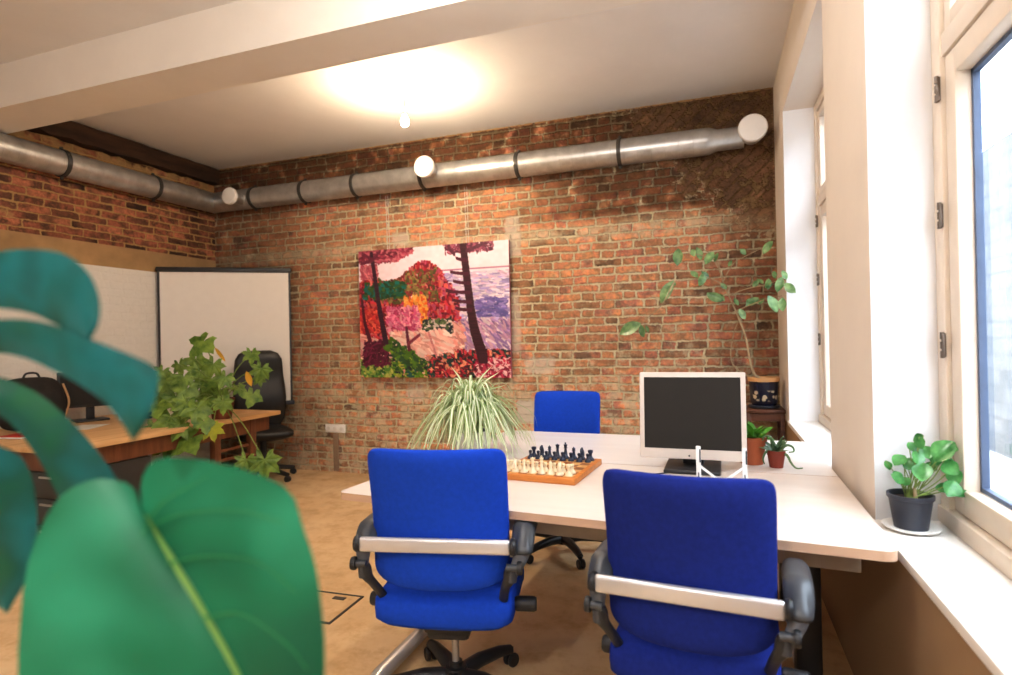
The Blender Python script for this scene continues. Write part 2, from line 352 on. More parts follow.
def lathe(bm, prof, c=(0, 0, 0), seg=24, mtx=None):
    rings = []; c = Vector(c)
    for r, z in prof:
        if r < 1e-6:
            v = Vector((0, 0, z)); v = mtx @ v if mtx else v; rings.append([bm.verts.new(c+v)])
        else:
            ring = []
            for k in range(seg):
                v = Vector((r*math.cos(k*2*PI/seg), r*math.sin(k*2*PI/seg), z)); v = mtx @ v if mtx else v
                ring.append(bm.verts.new(c+v))
            rings.append(ring)
    for a, b in zip(rings, rings[1:]):
        for k in range(seg):
            k2 = (k+1) % seg
            if len(a) == 1 and len(b) == 1: continue
            if len(a) == 1: bm.faces.new((a[0], b[k], b[k2]))
            elif len(b) == 1: bm.faces.new((a[k], a[k2], b[0]))
            else: bm.faces.new((a[k], a[k2], b[k2], b[k]))
def spline(pts, n):
    """Catmull-Rom through pts, n samples"""
    P = [Vector(p) for p in pts]
    if len(P) == 2: return [P[0].lerp(P[1], i/(n-1)) for i in range(n)]
    out = []; m = len(P)-1
    for i in range(n):
        u = i/(n-1)*m; k = min(int(u), m-1); f = u-k
        p0 = P[k-1] if k > 0 else 2*P[0]-P[1]; p1 = P[k]; p2 = P[k+1]; p3 = P[k+2] if k+2 <= m else 2*P[m]-P[m-1]
        out.append(.5*((2*p1)+(p2-p0)*f+(2*p0-5*p1+4*p2-p3)*f*f+(3*p1-p0-3*p2+p3)*f**3))
    return out
def rot_to(z):
    z = Vector(z).normalized(); return z.to_track_quat('Z', 'Y').to_matrix()

# ------------------------------------------------------------------ room shell
XL, XR, YB, YF, ZC = -5.33, 0.495, 5.2, -3.2, 3.345
def struct(name, c, s, m, bev=0.0, label=None):
    o = boxobj(name, c, s, m, None, bev); o['kind'] = 'structure'
    if label: o['label'] = label
    return o
def span(name, x0, x1, y0, y1, z0, z1, m, bev=0.0, label=None):
    return struct(name, ((x0+x1)/2, (y0+y1)/2, (z0+z1)/2), (x1-x0, y1-y0, z1-z0), m, bev, label)
def worldbox(name, x0, x1, y0, y1, z0, z1, m, label): # textures use object space, all at the world origin
    return span(name, x0, x1, y0, y1, z0, z1, m, 0, label)
worldbox('floor', XL-.3, XR+.3, YF-.2, YB+.2, -.1, 0, M['floor'], 'mottled ochre screed floor')
worldbox('ceiling', XL-.3, XR+.3, YF-.2, YB+.2, ZC, ZC+.15, M['ceil'], 'white painted flat ceiling')
worldbox('wall_back', XL-.3, XR+.3, YB, YB+.2, 0, ZC, M['brick_back'], 'exposed orange brick wall behind the desks')
worldbox('wall_left', XL-.2, XL, YF, YB, 2.315, ZC, M['brick_left'], 'exposed dark red brick upper left wall')
worldbox('wall_left', XL-.2, XL+.004, YF, YB, 2.11, 2.315, M['lintel'], 'beige concrete lintel band on the left wall')
worldbox('wall_left', XL-.2, XL+.006, YF, YB, 0, 2.11, M['brick_white'], 'white painted brick lower left wall')
worldbox('wall_front', XL-.3, XR+.3, YF-.2, YF, 0, ZC, M['plaster'], 'plain wall opposite the brick wall')
worldbox('beam', XL, XR+.05, 2.69, 3.035, 3.045, ZC+.02, M['beam'], 'boxed white ceiling beam')
# right wall: dado, piers, header, sills
XO = 0.80
SZ = 0.735; HZ = 2.93
worldbox('wall_right', XR, XO, YF, YB, 0, SZ-.03, M['under'], 'beige dado wall under the window sills')
PN0, PN1, PF0, PF1 = .60, 2.285, 3.005, 4.585          # the two window openings
PIERS = ((PN1, PF0, 'white plastered pier between the two windows'), (PF1, YB, 'narrow plaster strip of right wall beside the brick wall'), (-.75, PN0, 'plastered pier nearest the camera'), (YF, -2.2, 'plaster wall beyond the last window'))
for y0, y1, lab in PIERS:
    bm = nb(); sp_ = .042 if y0 == PN1 else 0
    pl = [(XR, y0-sp_), (.70, y0), (XO, y0), (XO, y1), (XR, y1)]
    lo = [bm.verts.new((x, y, SZ-.03)) for x, y in pl]; hi = [bm.verts.new((x, y, ZC)) for x, y in pl]
    bm.faces.new(hi); bm.faces.new(lo[::-1])
    for q in range(5): bm.faces.new((lo[q], lo[(q+1) % 5], hi[(q+1) % 5], hi[q]))
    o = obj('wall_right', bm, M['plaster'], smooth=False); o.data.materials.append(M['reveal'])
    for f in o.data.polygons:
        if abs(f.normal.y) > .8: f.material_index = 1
    o['kind'] = 'structure'; o['label'] = lab
for y0, y1, lab in ((PN0, PN1-.043, 'plaster header over the near window'), (PF0, PF1, 'plaster header over the far window'), (-2.2, -.75, 'plaster header over the window behind the camera')):
    worldbox('wall_right', XR, XO, y0, y1, HZ, ZC, M['plaster'], lab)
k = 1
for y0, y1 in ((PN0, PN1-.043), (PF0, PF1), (-2.2, -.75)):
    o = span('trim_%d' % k, XR-.012, XO-.10, y0, y1, SZ-.03, SZ, M['sill'], .004, 'white window sill %s' % ('with potted plant', 'of the far window', 'behind the camera')[k-1]); k += 1
o = span('trim_6', XR+.10, XO-.10, PN1-.043, PN1-.001, SZ-.028, SZ-.002, M['sill'], 0, 'splayed end of the near sill')
# ragged mortar crust where the brick meets ceiling and right wall
def crust(name, a, b, n, sz, label, m):
    bm = nb(); a = Vector(a); b = Vector(b); rr = random.Random(3)
    for i in range(n):
        p = a.lerp(b, (i+rr.random())/n); s = sz*rr.uniform(.5, 1.3)
        box(bm, p, (s*rr.uniform(.8, 2), s*.6, s*.55), s*.15, Matrix.Rotation(rr.uniform(-.3, .3), 3, 'Y'), 1)
    o = obj(name, bm, m); o['kind'] = 'structure'; o['label'] = label
crust('trim_4', (XL, YB-.004, ZC-.006), (XR, YB-.004, ZC-.006), 220, .022, 'ragged mortar edge between brick wall and ceiling', M['lintel'])
crust('trim_5', (XR-.006, YB-.004, .8), (XR-.006, YB-.004, ZC), 160, .012, 'ragged mortar edge in the right corner', M['under'])

def window(idx, y0, y1, label):
    root = bpy.data.objects.new('window_%d' % idx, None); C.objects.link(root); root['kind'] = 'structure'; root['label'] = label
    xf = .69; d = .075; z0, z1 = SZ, HZ; zt = 2.22
    b = nb(); fwid = .075
    box(b, (xf+d/2, y0+fwid/2, (z0+z1)/2), (d, fwid, z1-z0), .006); box(b, (xf+d/2, y1-fwid/2, (z0+z1)/2), (d, fwid, z1-z0), .006)
    box(b, (xf+d/2, (y0+y1)/2, z0+.0275), (d+.02, y1-y0-.002, .055), .006); box(b, (xf+d/2+.003, (y0+y1)/2, z1-.03), (d, y1-y0-2*fwid+.004, .06), .003)
    box(b, (xf+d/2+.004, (y0+y1)/2, zt+.035), (d-.004, y1-y0-2*fwid+.004, .07), .003)
    fr = obj('window_frame', b, M['frame'], root)
    def sash(ya, yb, za, zb, w, name):
        b = nb(); x = xf+.012; t = .06
        box(b, (x+t/2, ya+w/2, (za+zb)/2), (t, w, zb-za), .008); box(b, (x+t/2, yb-w/2, (za+zb)/2), (t, w, zb-za), .008)
        box(b, (x+t/2, (ya+yb)/2, za+w/2), (t, yb-ya-2*w+.01, w), .008); box(b, (x+t/2, (ya+yb)/2, zb-w/2), (t, yb-ya-2*w+.01, w), .008)
        s = obj(name, b, M['frame'], root)
        b = nb(); g = .013; x2 = x+t
        for (yy, zz, sy, sz_) in ((ya+w+g/2, (za+zb)/2, g, zb-za-2*w), (yb-w-g/2, (za+zb)/2, g, zb-za-2*w), ((ya+yb)/2, za+w+g/2, yb-ya-2*w, g), ((ya+yb)/2, zb-w-g/2, yb-ya-2*w, g)):
            box(b, (x2-.008, yy, zz), (.02, sy, sz_))
        obj('gasket', b, M['gasket'], s)
        b = nb(); box(b, (x2-.004, (ya+yb)/2, (za+zb)/2), (.006, yb-ya-2*w, zb-za-2*w)); obj('pane', b, M['glass'], s)
        return s
    g = .004; ym = (y0+y1)/2
    sash(y0+fwid+g, y1-fwid-g, z0+.055+g, zt-g, .078, 'casement')
    sash(y0+fwid+g, y1-fwid-g, zt+.07+g, z1-.06-g, .05, 'transom_light')
    for zz in (2.12, 1.72, 1.31):
        b = nb(); box(b, (xf-.004, y1-fwid+.002, zz), (.010, .016, .075), .002)
        for q in (-.03, 0, .03): lathe(b, [(0, -.011), (.006, -.011), (.006, .011), (0, .011)], (xf-.008, y1-fwid+.002, zz+q), 10)
        obj('hinge', b, M['hinge'], root)
    return root
window(1, PN0, PN1-.001, 'tall cream framed casement window nearest the camera')
window(2, PF0+.001, PF1-.001, 'far cream framed window beyond the pier')
window(3, -2.2, -.75, 'window behind the camera')
# outside: pale street front opposite
def facade_mat():
    t = NT('pale stone street front'); o = t.obj(); sx = t.add('ShaderNodeSeparateXYZ'); t.link(o, sx.inputs[0])
    bc, mc, fac, fine, big, cv = brick_nodes(t, sx.outputs[1], sx.outputs[2], [(0, (.055, .062, .068)), (1, (.095, .10, .105))], (.03, .034, .038), Ls=.62, Lh=.4, rh=.30, ms=.02, rag=.03)
    t.col(t.mix(t.math('MULTIPLY', fac, .6), bc, mc)); t.set(.9); return t.m
fb = nb(); box(fb, (5.15, 4.5, 1.9), (.3, 30, 5.8)); o = obj('wall_outside', fb, facade_mat()); o['kind'] = 'structure'; o['label'] = 'pale stone building front across the street'
gb = nb(); box(gb, (2.95, 4.5, -1.1), (4.1, 30, .2)); o = obj('ground', gb, mat('street paving', (.35, .34, .33), .9)); o['kind'] = 'structure'; o['label'] = 'paved street outside'

# dark timber along the left wall, under the ceiling
t0 = thing('timber_beam', 'old dark timber beam along the top of the left brick wall', 'beam', (XL+.05, 4.1, 3.26))
bm = nb(); rr = random.Random(5)
ys = np.linspace(-1.06, 1.08, 26)
rings = []
for y in ys:
    j = lambda: rr.uniform(-.012, .012)
    rings.append([bm.verts.new((-.045+0, y, -.09+j())), bm.verts.new((.05+j(), y, -.085+j())), bm.verts.new((.055+j(), y, 0+j())), bm.verts.new((.05+j(), y, .075)), bm.verts.new((-.045, y, .075))])
for a, b_ in zip(rings, rings[1:]):
    for i in range(5): bm.faces.new((a[i], a[(i+1) % 5], b_[(i+1) % 5], b_[i]))
bm.faces.new(rings[0]); bm.faces.new(rings[-1][::-1])
obj('beam_body', bm, M['timber'], t0, angle=25)

# ------------------------------------------------------------------ ducts
DY, DZ, DR = 5.045, 2.925, .108
def ribbed(bm, p, q, r, pitch=.11, seg=28):
    p = Vector(p); q = Vector(q); L = (q-p).length; n = max(2, int(L/pitch)); pts = []; rd = []
    for i in range(n):
        for f, k in ((0, 1.0), (.02, 1.0), (.03, 1.014), (.07, 1.014), (.08, 1.0), (.10, 1.0)):
            pts.append(p.lerp(q, min(1, (i+f)/n))); rd.append(r*k)
    pts.append(q); rd.append(r)
    tube(bm, pts, rd, seg)
def duct(name, label, p, q, r, clamps, wallp):
    root = thing(name, label, 'duct', ((p[0]+q[0])/2, (p[1]+q[1])/2, p[2]))
    o0 = Vector(root.location); P = Vector(p)-o0; Q = Vector(q)-o0
    bm = nb(); ribbed(bm, P, Q, r); obj('pipe', bm, M['galv'], root)
    ax = (Q-P).normalized()
    for f in clamps:
        c = P.lerp(Q, f); bm = nb(); tube(bm, [c-ax*.016, c+ax*.016], r*1.10, 28)
        w = wallp; k = c + w*(r*.75); box(bm, c + w*(r+.02), (.02, .03, .03) if abs(w.y) < .5 else (.03, .04, .02), 0)
        box(bm, c+Vector((0, 0, -r*1.12)), (.022, .022, .035), .003); box(bm, c+Vector((0, 0, r*1.12)), (.022, .022, .035), .003)
        obj('clamp', bm, M['clamp'], root)
    return root
X0 = XL+DR+.045
dk = duct('ventilation_duct', 'long galvanised spiral duct along the brick back wall', (X0-.02, DY, DZ), (-.02, DY, DZ), DR, (.115, .24, .36, .505, .69, .865), Vector((0, 1, 0)))
bm = nb(); tube(bm, [(x - dk.location.x, 0, 0) for x in (-.03, .0, .06, .26)], [.106, .106, .085, .085], 28)
obj('end_reducer', bm, M['galv'], dk)
d2 = duct('ventilation_duct', 'galvanised spiral duct along the left wall below the timber beam', (X0, YF+.4, DZ), (X0, DY, DZ), DR, (.60, .795, .905), Vector((-1, 0, 0)))
for (px_, py_, rr_, lab) in ((228, 195.5, .090, 'round white air valve on the duct in the left corner'), (423, 166, .10, 'round white air valve in the middle of the back wall duct'), (753, 127, .106, 'round white air valve at the right end of the duct')):
    P = ony(px_, py_, DY-DR*.6-.19)
    root = thing('air_valve', lab, 'air valve', (P.x, DY-DR*.6, P.z), 0)
    L = .17
    bm = nb(); m = Matrix.Rotation(PI/2, 3, 'X')
    lathe(bm, [(rr_*.72, 0), (rr_*.72, L), (rr_*.5, L)], (0, 0, 0), 28, m); obj('stub', bm, M['galv'], root)
    bm = nb(); lathe(bm, [(rr_*.7, L-.03), (rr_*.98, L-.02), (rr_*1.0, L+.005), (rr_*.93, L+.018), (rr_*.5, L+.026), (0, L+.028)], (0, 0, 0), 32, m); obj('cover', bm, M['valve'], root)

# bare bulb on its rod
bp = onz(404, 85, ZC); bz = ony(404, 121, bp.y).z
t0 = thing('pendant_bulb', 'glowing bare bulb hanging from the white ceiling', 'lamp', (bp.x, bp.y, ZC))
bm = nb(); lathe(bm, [(0, 0), (.035, 0), (.035, -.012), (.01, -.02), (0, -.02)], (0, 0, 0), 20); obj('ceiling_rose', bm, M['valve'], t0)
bm = nb(); tube(bm, [(0, 0, -.015), (0, 0, bz-ZC+.07)], .007, 8); obj('rod', bm, M['valve'], t0)
bm = nb(); tube(bm, [(0, 0, bz-ZC+.10), (0, 0, bz-ZC+.045)], .017, 12); obj('socket', bm, M['valve'], t0)
bm = nb(); lathe(bm, [(.013, .05), (.018, .035), (.03, .012), (.034, -.01), (.028, -.032), (.014, -.043), (0, -.045)], (0, 0, bz-ZC), 20)
bulb = obj('bulb', bm, emis('lit bulb glass', (1, .88, .70), 60), t0)

# projection screen across the corner
sL = onx(156, 272, XL+.03); sR = ony(291, 271, YB-.06); sRb = ony(293, 402, YB-.06)
dv = Vector((sR.x-sL.x, sR.y-sL.y, 0)); W = dv.length; dv.normalize()
t0 = thing('projection_screen', 'white pull down projection screen with black borders across the corner', 'projection screen', (sL.x, sL.y, 0), math.atan2(dv.y, dv.x))
zt, zb = sR.z, sRb.z+.01
sx0 = .0
boxobj('casing', (W/2, .0, zt+.005), (W, .05, .05), M['black'], t0, .01)
boxobj('fabric', (W/2, 0, (zt+zb)/2), (W-.055, .004, zt-zb), M['screenfab'], t0)
for xx in (.02, W-.02): boxobj('border', (xx, .001, (zt+zb)/2), (.022, .006, zt-zb-.02), M['black'], t0)
boxobj('weight_bar', (W/2+.01, 0, zb-.012), (W, .045, .045), mat('dark blue black bar', (.02, .025, .045), .4), t0, .012)

# ------------------------------------------------------------------ painting
def paint_raster(w=320, h=256):
    rg = np.random.default_rng(11); img = np.zeros((h, w, 3))
    yy, xx = np.mgrid[0:h, 0:w]; u = xx/(w-1); v = yy/(h-1)            # v = 0 at the top
    def nz(sc, seed):
        r = np.random.default_rng(seed); gx = r.random((int(sc)+3, int(sc)+3)); a = u*sc; b_ = v*sc
        i = a.astype(int); j = b_.astype(int); f = a-i; g = b_-j; f = f*f*(3-2*f); g = g*g*(3-2*g)
        return (gx[j, i]*(1-f)+gx[j, i+1]*f)*(1-g)+(gx[j+1, i]*(1-f)+gx[j+1, i+1]*f)*g
    def put(mask, c): img[mask] = np.array(c)/255.
    n1 = nz(6, 1); n2 = nz(16, 2); n3 = nz(40, 3)
    img[:] = np.array((252, 230, 240))/255
    put(v > .6, (238, 186, 178))
    put((v > .20+.03*n1) & (u > .5), (214, 190, 214)); put((v > .185) & (v < .20) & (u > .55), (190, 130, 160))
    def stroke(x, y, ang, L, wd, c):
        x0, y0 = x*w, y*h; n = max(2, int(L*w*1.4)); ca, sa = math.cos(ang), math.sin(ang)
        for i in range(n):
            q = i/(n-1)-.5; cx = x0+ca*q*L*w; cy = y0+sa*q*L*w; r_ = wd*w*.5*(1-1.2*q*q)
            xa, xb = max(0, int(cx-r_)), min(w-1, int(cx+r_)); ya, yb = max(0, int(cy-r_)), min(h-1, int(cy+r_))
            if xb >= xa and yb >= ya: img[ya:yb+1, xa:xb+1] = c
    def region(n, x0, x1, y0, y1, pal, L, wd, ang, test=None, ja=.5):
        L *= .72; wd *= .66
        for i in range(int(n*2.1)):
            x, y = rg.uniform(x0, x1), rg.uniform(y0, y1)
            if test and not test(x, y): continue
            c = np.array(pal[rg.integers(len(pal))])/255.*rg.uniform(.88, 1.1); stroke(x, y, ang+rg.normal(0, ja), rg.uniform(.5, 1.3)*L, rg.uniform(.6, 1.3)*wd, np.clip(c, 0, 1))
    # water
    lav = [(216, 196, 222), (234, 216, 230), (196, 174, 212), (242, 222, 232), (170, 150, 200), (224, 188, 214)]
    region(900, .52, 1, .22, .62, lav, .06, .012, .05, ja=.15)
    region(60, .80, .97, .42, .55, [(128, 108, 178), (160, 140, 200), (104, 96, 160)], .05, .013, .1, ja=.3)
    region(700, .55, 1, .58, .84, [(216, 170, 190), (178, 140, 190), (236, 214, 220), (140, 110, 160), (196, 150, 180)], .07, .010, .75, ja=.2)
    # beach
    region(900, .0, .70, .60, .98, [(240, 178, 166), (236, 190, 176), (226, 150, 140), (246, 204, 190), (214, 140, 140)], .08, .02, .6, ja=.35)
    # wooded slope
    hill = lambda x, y: y > .28-.16*math.exp(-((x-.46)/.15)**2)-.05*math.exp(-((x-.1)/.1)**2) + max(0, x-.55)*1.1 and y < .64 + .05*math.sin(x*9) - max(0, x-.45)*.25
    red = [(170, 36, 52), (200, 60, 70), (140, 28, 48), (216, 98, 88), (122, 30, 54), (190, 80, 110), (96, 34, 44), (206, 116, 110)]
    region(1900, .0, .68, .12, .72, red, .035, .016, 1.2, hill, .8)
    region(170, .12, .55, .18, .42, [(120, 104, 60), (92, 84, 50), (150, 130, 80), (140, 60, 60)], .03, .016, .6, hill, .9)
    region(90, .04, .32, .26, .38, [(40, 92, 70), (24, 110, 104), (70, 96, 44), (46, 70, 44)], .035, .016, .5, hill, .8)
    region(110, .32, .47, .38, .58, [(232, 128, 52), (240, 156, 70), (216, 96, 40), (236, 176, 96)], .03, .016, 1.3, None, .6)
    region(220, .20, .42, .46, .66, [(206, 90, 130), (224, 130, 160), (180, 56, 100), (236, 160, 170)], .03, .014, 1.2, None, .9)
    region(120, .45, .63, .56, .66, [(54, 60, 52), (90, 110, 70), (40, 44, 60), (220, 200, 190)], .035, .013, .1, None, .5)
    region(140, .0, .14, .46, .64, [(200, 60, 60), (160, 40, 50), (226, 100, 80)], .03, .016, .8, None, .6)
    # crowns over the sky, left and top right
    region(330, .0, .38, .0, .10, [(150, 54, 78), (190, 90, 110), (110, 40, 60), (206, 120, 130)], .035, .011, .3, lambda x, y: y < .10-.5*max(0, x-.26), .8)
    region(120, .60, .90, .0, .07, [(130, 60, 84), (90, 40, 60), (176, 100, 120)], .035, .009, .2, None, .8)
    region(130, .02, .13, .12, .22, [(176, 80, 100), (206, 120, 130)], .03, .011, .4, None, .8)
    # undergrowth
    region(300, .22, .62, .72, 1, [(90, 130, 40), (130, 160, 50), (44, 84, 50), (40, 44, 50), (170, 170, 70), (28, 80, 76)], .035, .016, .5, lambda x, y: y > .60+.60*x and x < .55, .8)
    region(200, .0, .22, .86, 1, [(90, 140, 60), (150, 170, 80), (44, 84, 44), (190, 190, 100)], .03, .014, .5, None, .8)
    region(420, .48, 1, .80, 1, [(120, 24, 44), (34, 50, 50), (180, 44, 60), (24, 70, 64), (230, 150, 120), (60, 30, 44), (206, 70, 80)], .035, .014, .8, None, .8)
    region(170, .78, 1, .86, 1, [(200, 60, 90), (240, 190, 190), (140, 30, 60)], .03, .011, .6, None, .9)
    region(260, .24, .62, .66, .80, [(244, 190, 178), (238, 170, 160), (250, 214, 204)], .08, .018, .6, lambda x, y: y < .62+.45*x, .3)
    # dark shadows on the sand
    region(130, .03, .20, .72, .90, [(90, 30, 56), (120, 40, 70), (70, 26, 44)], .06, .009, 2.4, None, .5)
    region(90, .18, .44, .70, .95, [(84, 120, 40), (50, 80, 50)], .04, .02, .7, lambda x, y: abs(y-(.58+.75*x)) < .06, .5)
    def trunk(pts, w0, w1, c):
        P = spline([Vector((a, b_, 0)) for a, b_ in pts], 90)
        for i, p in enumerate(P): stroke(p.x, p.y, 1.5, .012, w0+(w1-w0)*i/89, np.array(c)/255.*(.9+.25*((i*7) % 5)/5))
    trunk([(.095, .03), (.12, .25), (.15, .5), (.185, .72)], .020, .030, (62, 34, 50)); trunk([(.02, .40), (.04, .58), (.07, .70)], .014, .02, (84, 32, 48))
    trunk([(.715, .0), (.735, .25), (.77, .60), (.83, .86)], .036, .052, (66, 34, 44)); trunk([(.33, .62), (.345, .78)], .014, .018, (100, 36, 60))
    for y, l_ in ((.12, .05), (.22, .09), (.29, .07), (.36, .12), (.43, .08), (.49, .06)): trunk([(.73+.06*y, y+.01), (.72-l_*.5, y), (.72-l_, y-.012)], .009, .003, (84, 36, 54))
    for a, b_ in ((.03, .02), (.16, .01), (.02, .1)): trunk([(.10, .08), (a, b_)], .01, .004, (110, 44, 66))
    trunk([(.34, .74), (.42, .67)], .008, .004, (130, 50, 70)); trunk([(.48, .66), (.53, .84)], .007, .006, (206, 130, 130))
    trunk([(.66, .08), (.62, .03)], .01, .005, (92, 44, 62)); trunk([(.74, .06), (.84, .02)], .012, .004, (92, 44, 62))
    img = img*.86 + .14*(img*(.8+.4*n3[..., None]))
    return np.clip(img, 0, 1)
PY = YB-.055
pa, pb, pc, pd_ = ony(357.5, 252.5, PY-.02), ony(507.5, 238, PY-.02), ony(511, 376.5, PY-.02), ony(360, 379, PY-.02)
px0, px1, pz0, pz1 = (pa.x+pd_.x)/2, (pb.x+pc.x)/2, (pc.z+pd_.z)/2, (pa.z+pb.z)/2
t0 = thing('painting', 'large canvas painting of red trees above a lilac sea', 'painting', ((px0+px1)/2, PY, (pz0+pz1)/2))
pw, ph = px1-px0, pz1-pz0
boxobj('stretcher', (0, .018, 0), (pw, .034, ph), mat('canvas edge pink', srgb(176, 110, 120), .7, var=.35, scale=10), t0, .003)
img = paint_raster(); H_, W_ = img.shape[:2]
me = bpy.data.meshes.new('canvas')
xs = np.linspace(-pw/2, pw/2, W_); zs = np.linspace(ph/2, -ph/2, H_)
co = np.zeros((H_*W_, 3)); co[:, 0] = np.tile(xs, H_); co[:, 2] = np.repeat(zs, W_)
idx = np.arange(H_*W_).reshape(H_, W_)
fc = np.stack([idx[:-1, :-1], idx[1:, :-1], idx[1:, 1:], idx[:-1, 1:]], -1).reshape(-1, 4)
me.from_pydata(co.tolist(), [], fc.tolist())
lin = np.where(img <= .04045, img/12.92, ((img+.055)/1.055)**2.4)
ca = me.color_attributes.new('paint', 'FLOAT_COLOR', 'POINT'); ca.data.foreach_set('color', np.concatenate([lin.reshape(-1, 3), np.ones((H_*W_, 1))], 1).ravel())
t = NT('oil paint'); at = t.add('ShaderNodeAttribute', attribute_name='paint'); t.col(t.mix(1.0, at.outputs[0], (.97, .97, .97), 'MULTIPLY')); t.set(.5, 0, .35); t.bump(t.noise(t.obj(), 120, 3), .25, .003)
me.materials.append(t.m); o = bpy.data.objects.new('canvas', me); C.objects.link(o); o.parent = t0; o.location = (0, -.002, 0)
for fx in (.21, .74):
    for dx in (-.012, .012):
        xw = -pw/2+pw*fx+dx; bm = nb(); tube(bm, [(xw, .02, ph/2-.01), (xw, .0, DZ-DR-t0.location.z-.005)], .0025, 6)
        obj('hanging_wire', bm, M['plate'], t0)

# wall sockets
for i, (x0, x1) in enumerate(((325.5, 345),)):
    a = ony(x0, 424, YB-.02); c = ony(x1, 433, YB-.02); w = c.x-a.x; hh = a.z-c.z
    t0 = thing('wall_socket', 'white triple wall socket low on the brick wall', 'socket', ((a.x+c.x)/2, YB, (a.z+c.z)/2))
    boxobj('plate', (0, -.014, 0), (w, .028, hh), M['socket'], t0, .006)
    for k in range(3):
        bm = nb(); lathe(bm, [(.0, .0), (.021, .0), (.021, .004), (0, .004)], (-w/3+k*w/3, -.026, 0), 16, Matrix.Rotation(PI/2, 3, 'X')); obj('outlet', bm, mat('socket recess', (.80, .77, .73), .5), t0)
    boxobj('conduit', (.0, -.010, -hh/2-.2), (.06, .018, .40), mat('plastered conduit', srgb(150, 126, 104), .9), t0, .004)

# floor hatch
a, b_, c = onz(325, 596, 0), onz(369, 602, 0), onz(344, 623, 0)
t0 = thing('floor_hatch', 'square floor box hatch with dark metal rim in the screed floor', 'floor hatch', (a.x-.02, (a.y+c.y)/2, 0), R(2))
W_h = .30; 
bm = nb()
for (cx, cy, sx_, sy) in ((0, .15, .3, .012), (0, -.15, .3, .012), (.15, 0, .012, .312), (-.15, 0, .012, .312)): box(bm, (cx+.08, cy, .002), (sx_, sy, .006))
obj('rim', bm, M['clamp'], t0)
boxobj('lid', (.08, 0, .0015), (.288, .288, .003), M['floor'], t0); boxobj('grip', (.12, .10, .004), (.07, .03, .004), M['clamp'], t0)

# ------------------------------------------------------------------ office desks
TZ = .7625
def polyslab(bm, pts, z0, z1, rc):
    """rounded-corner slab from a list of (x, y, radius)"""
    out = []
    n = len(pts)
    for i in range(n):
        p = Vector(pts[i][:2]); a = Vector(pts[i-1][:2]); c = Vector(pts[(i+1) % n][:2]); r = pts[i][2]
        if r <= 0: out.append(p); continue
        u = (a-p).normalized(); v = (c-p).normalized()
        for k in range(9):
            q = k/8; out.append(p+u*r*(1-q)**2+v*r*q**2)
    lo = [bm.verts.new((q.x, q.y, z0)) for q in out]; hi = [bm.verts.new((q.x, q.y, z1)) for q in out]
    bm.faces.new(hi); bm.faces.new(lo[::-1])
    return lo, hi
def desk(label, quad, m, front):
    c = sum((Vector(q[:2]) for q in quad), Vector((0, 0)))/4
    t0 = thing('office_desk', label, 'desk', (c.x, c.y, 0))
    q = [(x-c.x, y-c.y, r) for x, y, r in quad]
    bm = nb(); lo, hi = polyslab(bm, q, TZ-.028, TZ, 0); n = len(lo)
    top = obj('desk_top', bm, m, t0, smooth=False)
    bm = nb()
    q2 = []
    lo, hi = polyslab(bm, q, TZ-.028, TZ-.0005, 0)
    for f in list(bm.faces): bm.faces.remove(f)
    for i in range(n): bm.faces.new((lo[i], lo[(i+1) % n], hi[(i+1) % n], hi[i]))
    obj('edge_band', bm, M['edge'], top)
    x0 = (q[0][0]+q[3][0])/2; x1 = (q[1][0]+q[2][0])/2
    s = 1 if front else -1
    ya = -.20*s
    an = math.atan2(q[1][1]-q[0][1], q[1][0]-q[0][0]) if front else 0.0
    boxobj('frame_beam', ((x0+x1)/2, -.235*s, TZ-.029-.05), (x1-x0-.12, .04, .10), M['greybeam'], t0, .004, Matrix.Rotation(an, 3, 'Z'))
    boxobj('frame_beam', ((x0+x1)/2, .22*s, TZ-.028-.033), (x1-x0-.18, .05, .065), M['greybeam'], t0, .006)
    for xx in (x0+.12, x1-.16):
        lg = boxobj('leg', (xx, .10*s, .37), (.09, .07, .66), M['black'], t0, .012)
        boxobj('bracket', (xx, 0, TZ-.028-.03), (.06, .62, .05), M['black'], lg, .006)
        bm = nb(); tube(bm, [(xx, -.36, .036), (xx, -.32, .045), (xx, .30, .045), (xx, .36, .036)], .026, 12, 1.3); obj('foot', bm, M['silver'], lg)
        for yy in (-.33, .33):
            bm = nb(); lathe(bm, [(0, 0), (.022, 0), (.022, .02), (0, .02)], (xx, yy, 0), 14); obj('glide', bm, M['black'], lg)
    return t0
NL, NR, FR, FL = (-1.425, 1.975), (.463, 1.832), (.482, 3.56), (-1.27, 3.605)
lerp2 = lambda a, b_, f: (a[0]+(b_[0]-a[0])*f, a[1]+(b_[1]-a[1])*f)
mL0, mR0 = lerp2(NL, FL, .497), lerp2(NR, FR, .517); mL1, mR1 = lerp2(NL, FL, .500), lerp2(NR, FR, .52)
D1 = desk('pale birch office desk nearest the camera with chess board on it', [(*NL, .04), (*NR, .045), (*mR0, .004), (*mL0, .004)], M['birch'], True)
D2 = desk('white office desk on the brick wall side of the pair of desks', [(*mL1, .004), (*mR1, .004), (*FR, .03), (*FL, .04)], M['birch2'], False)

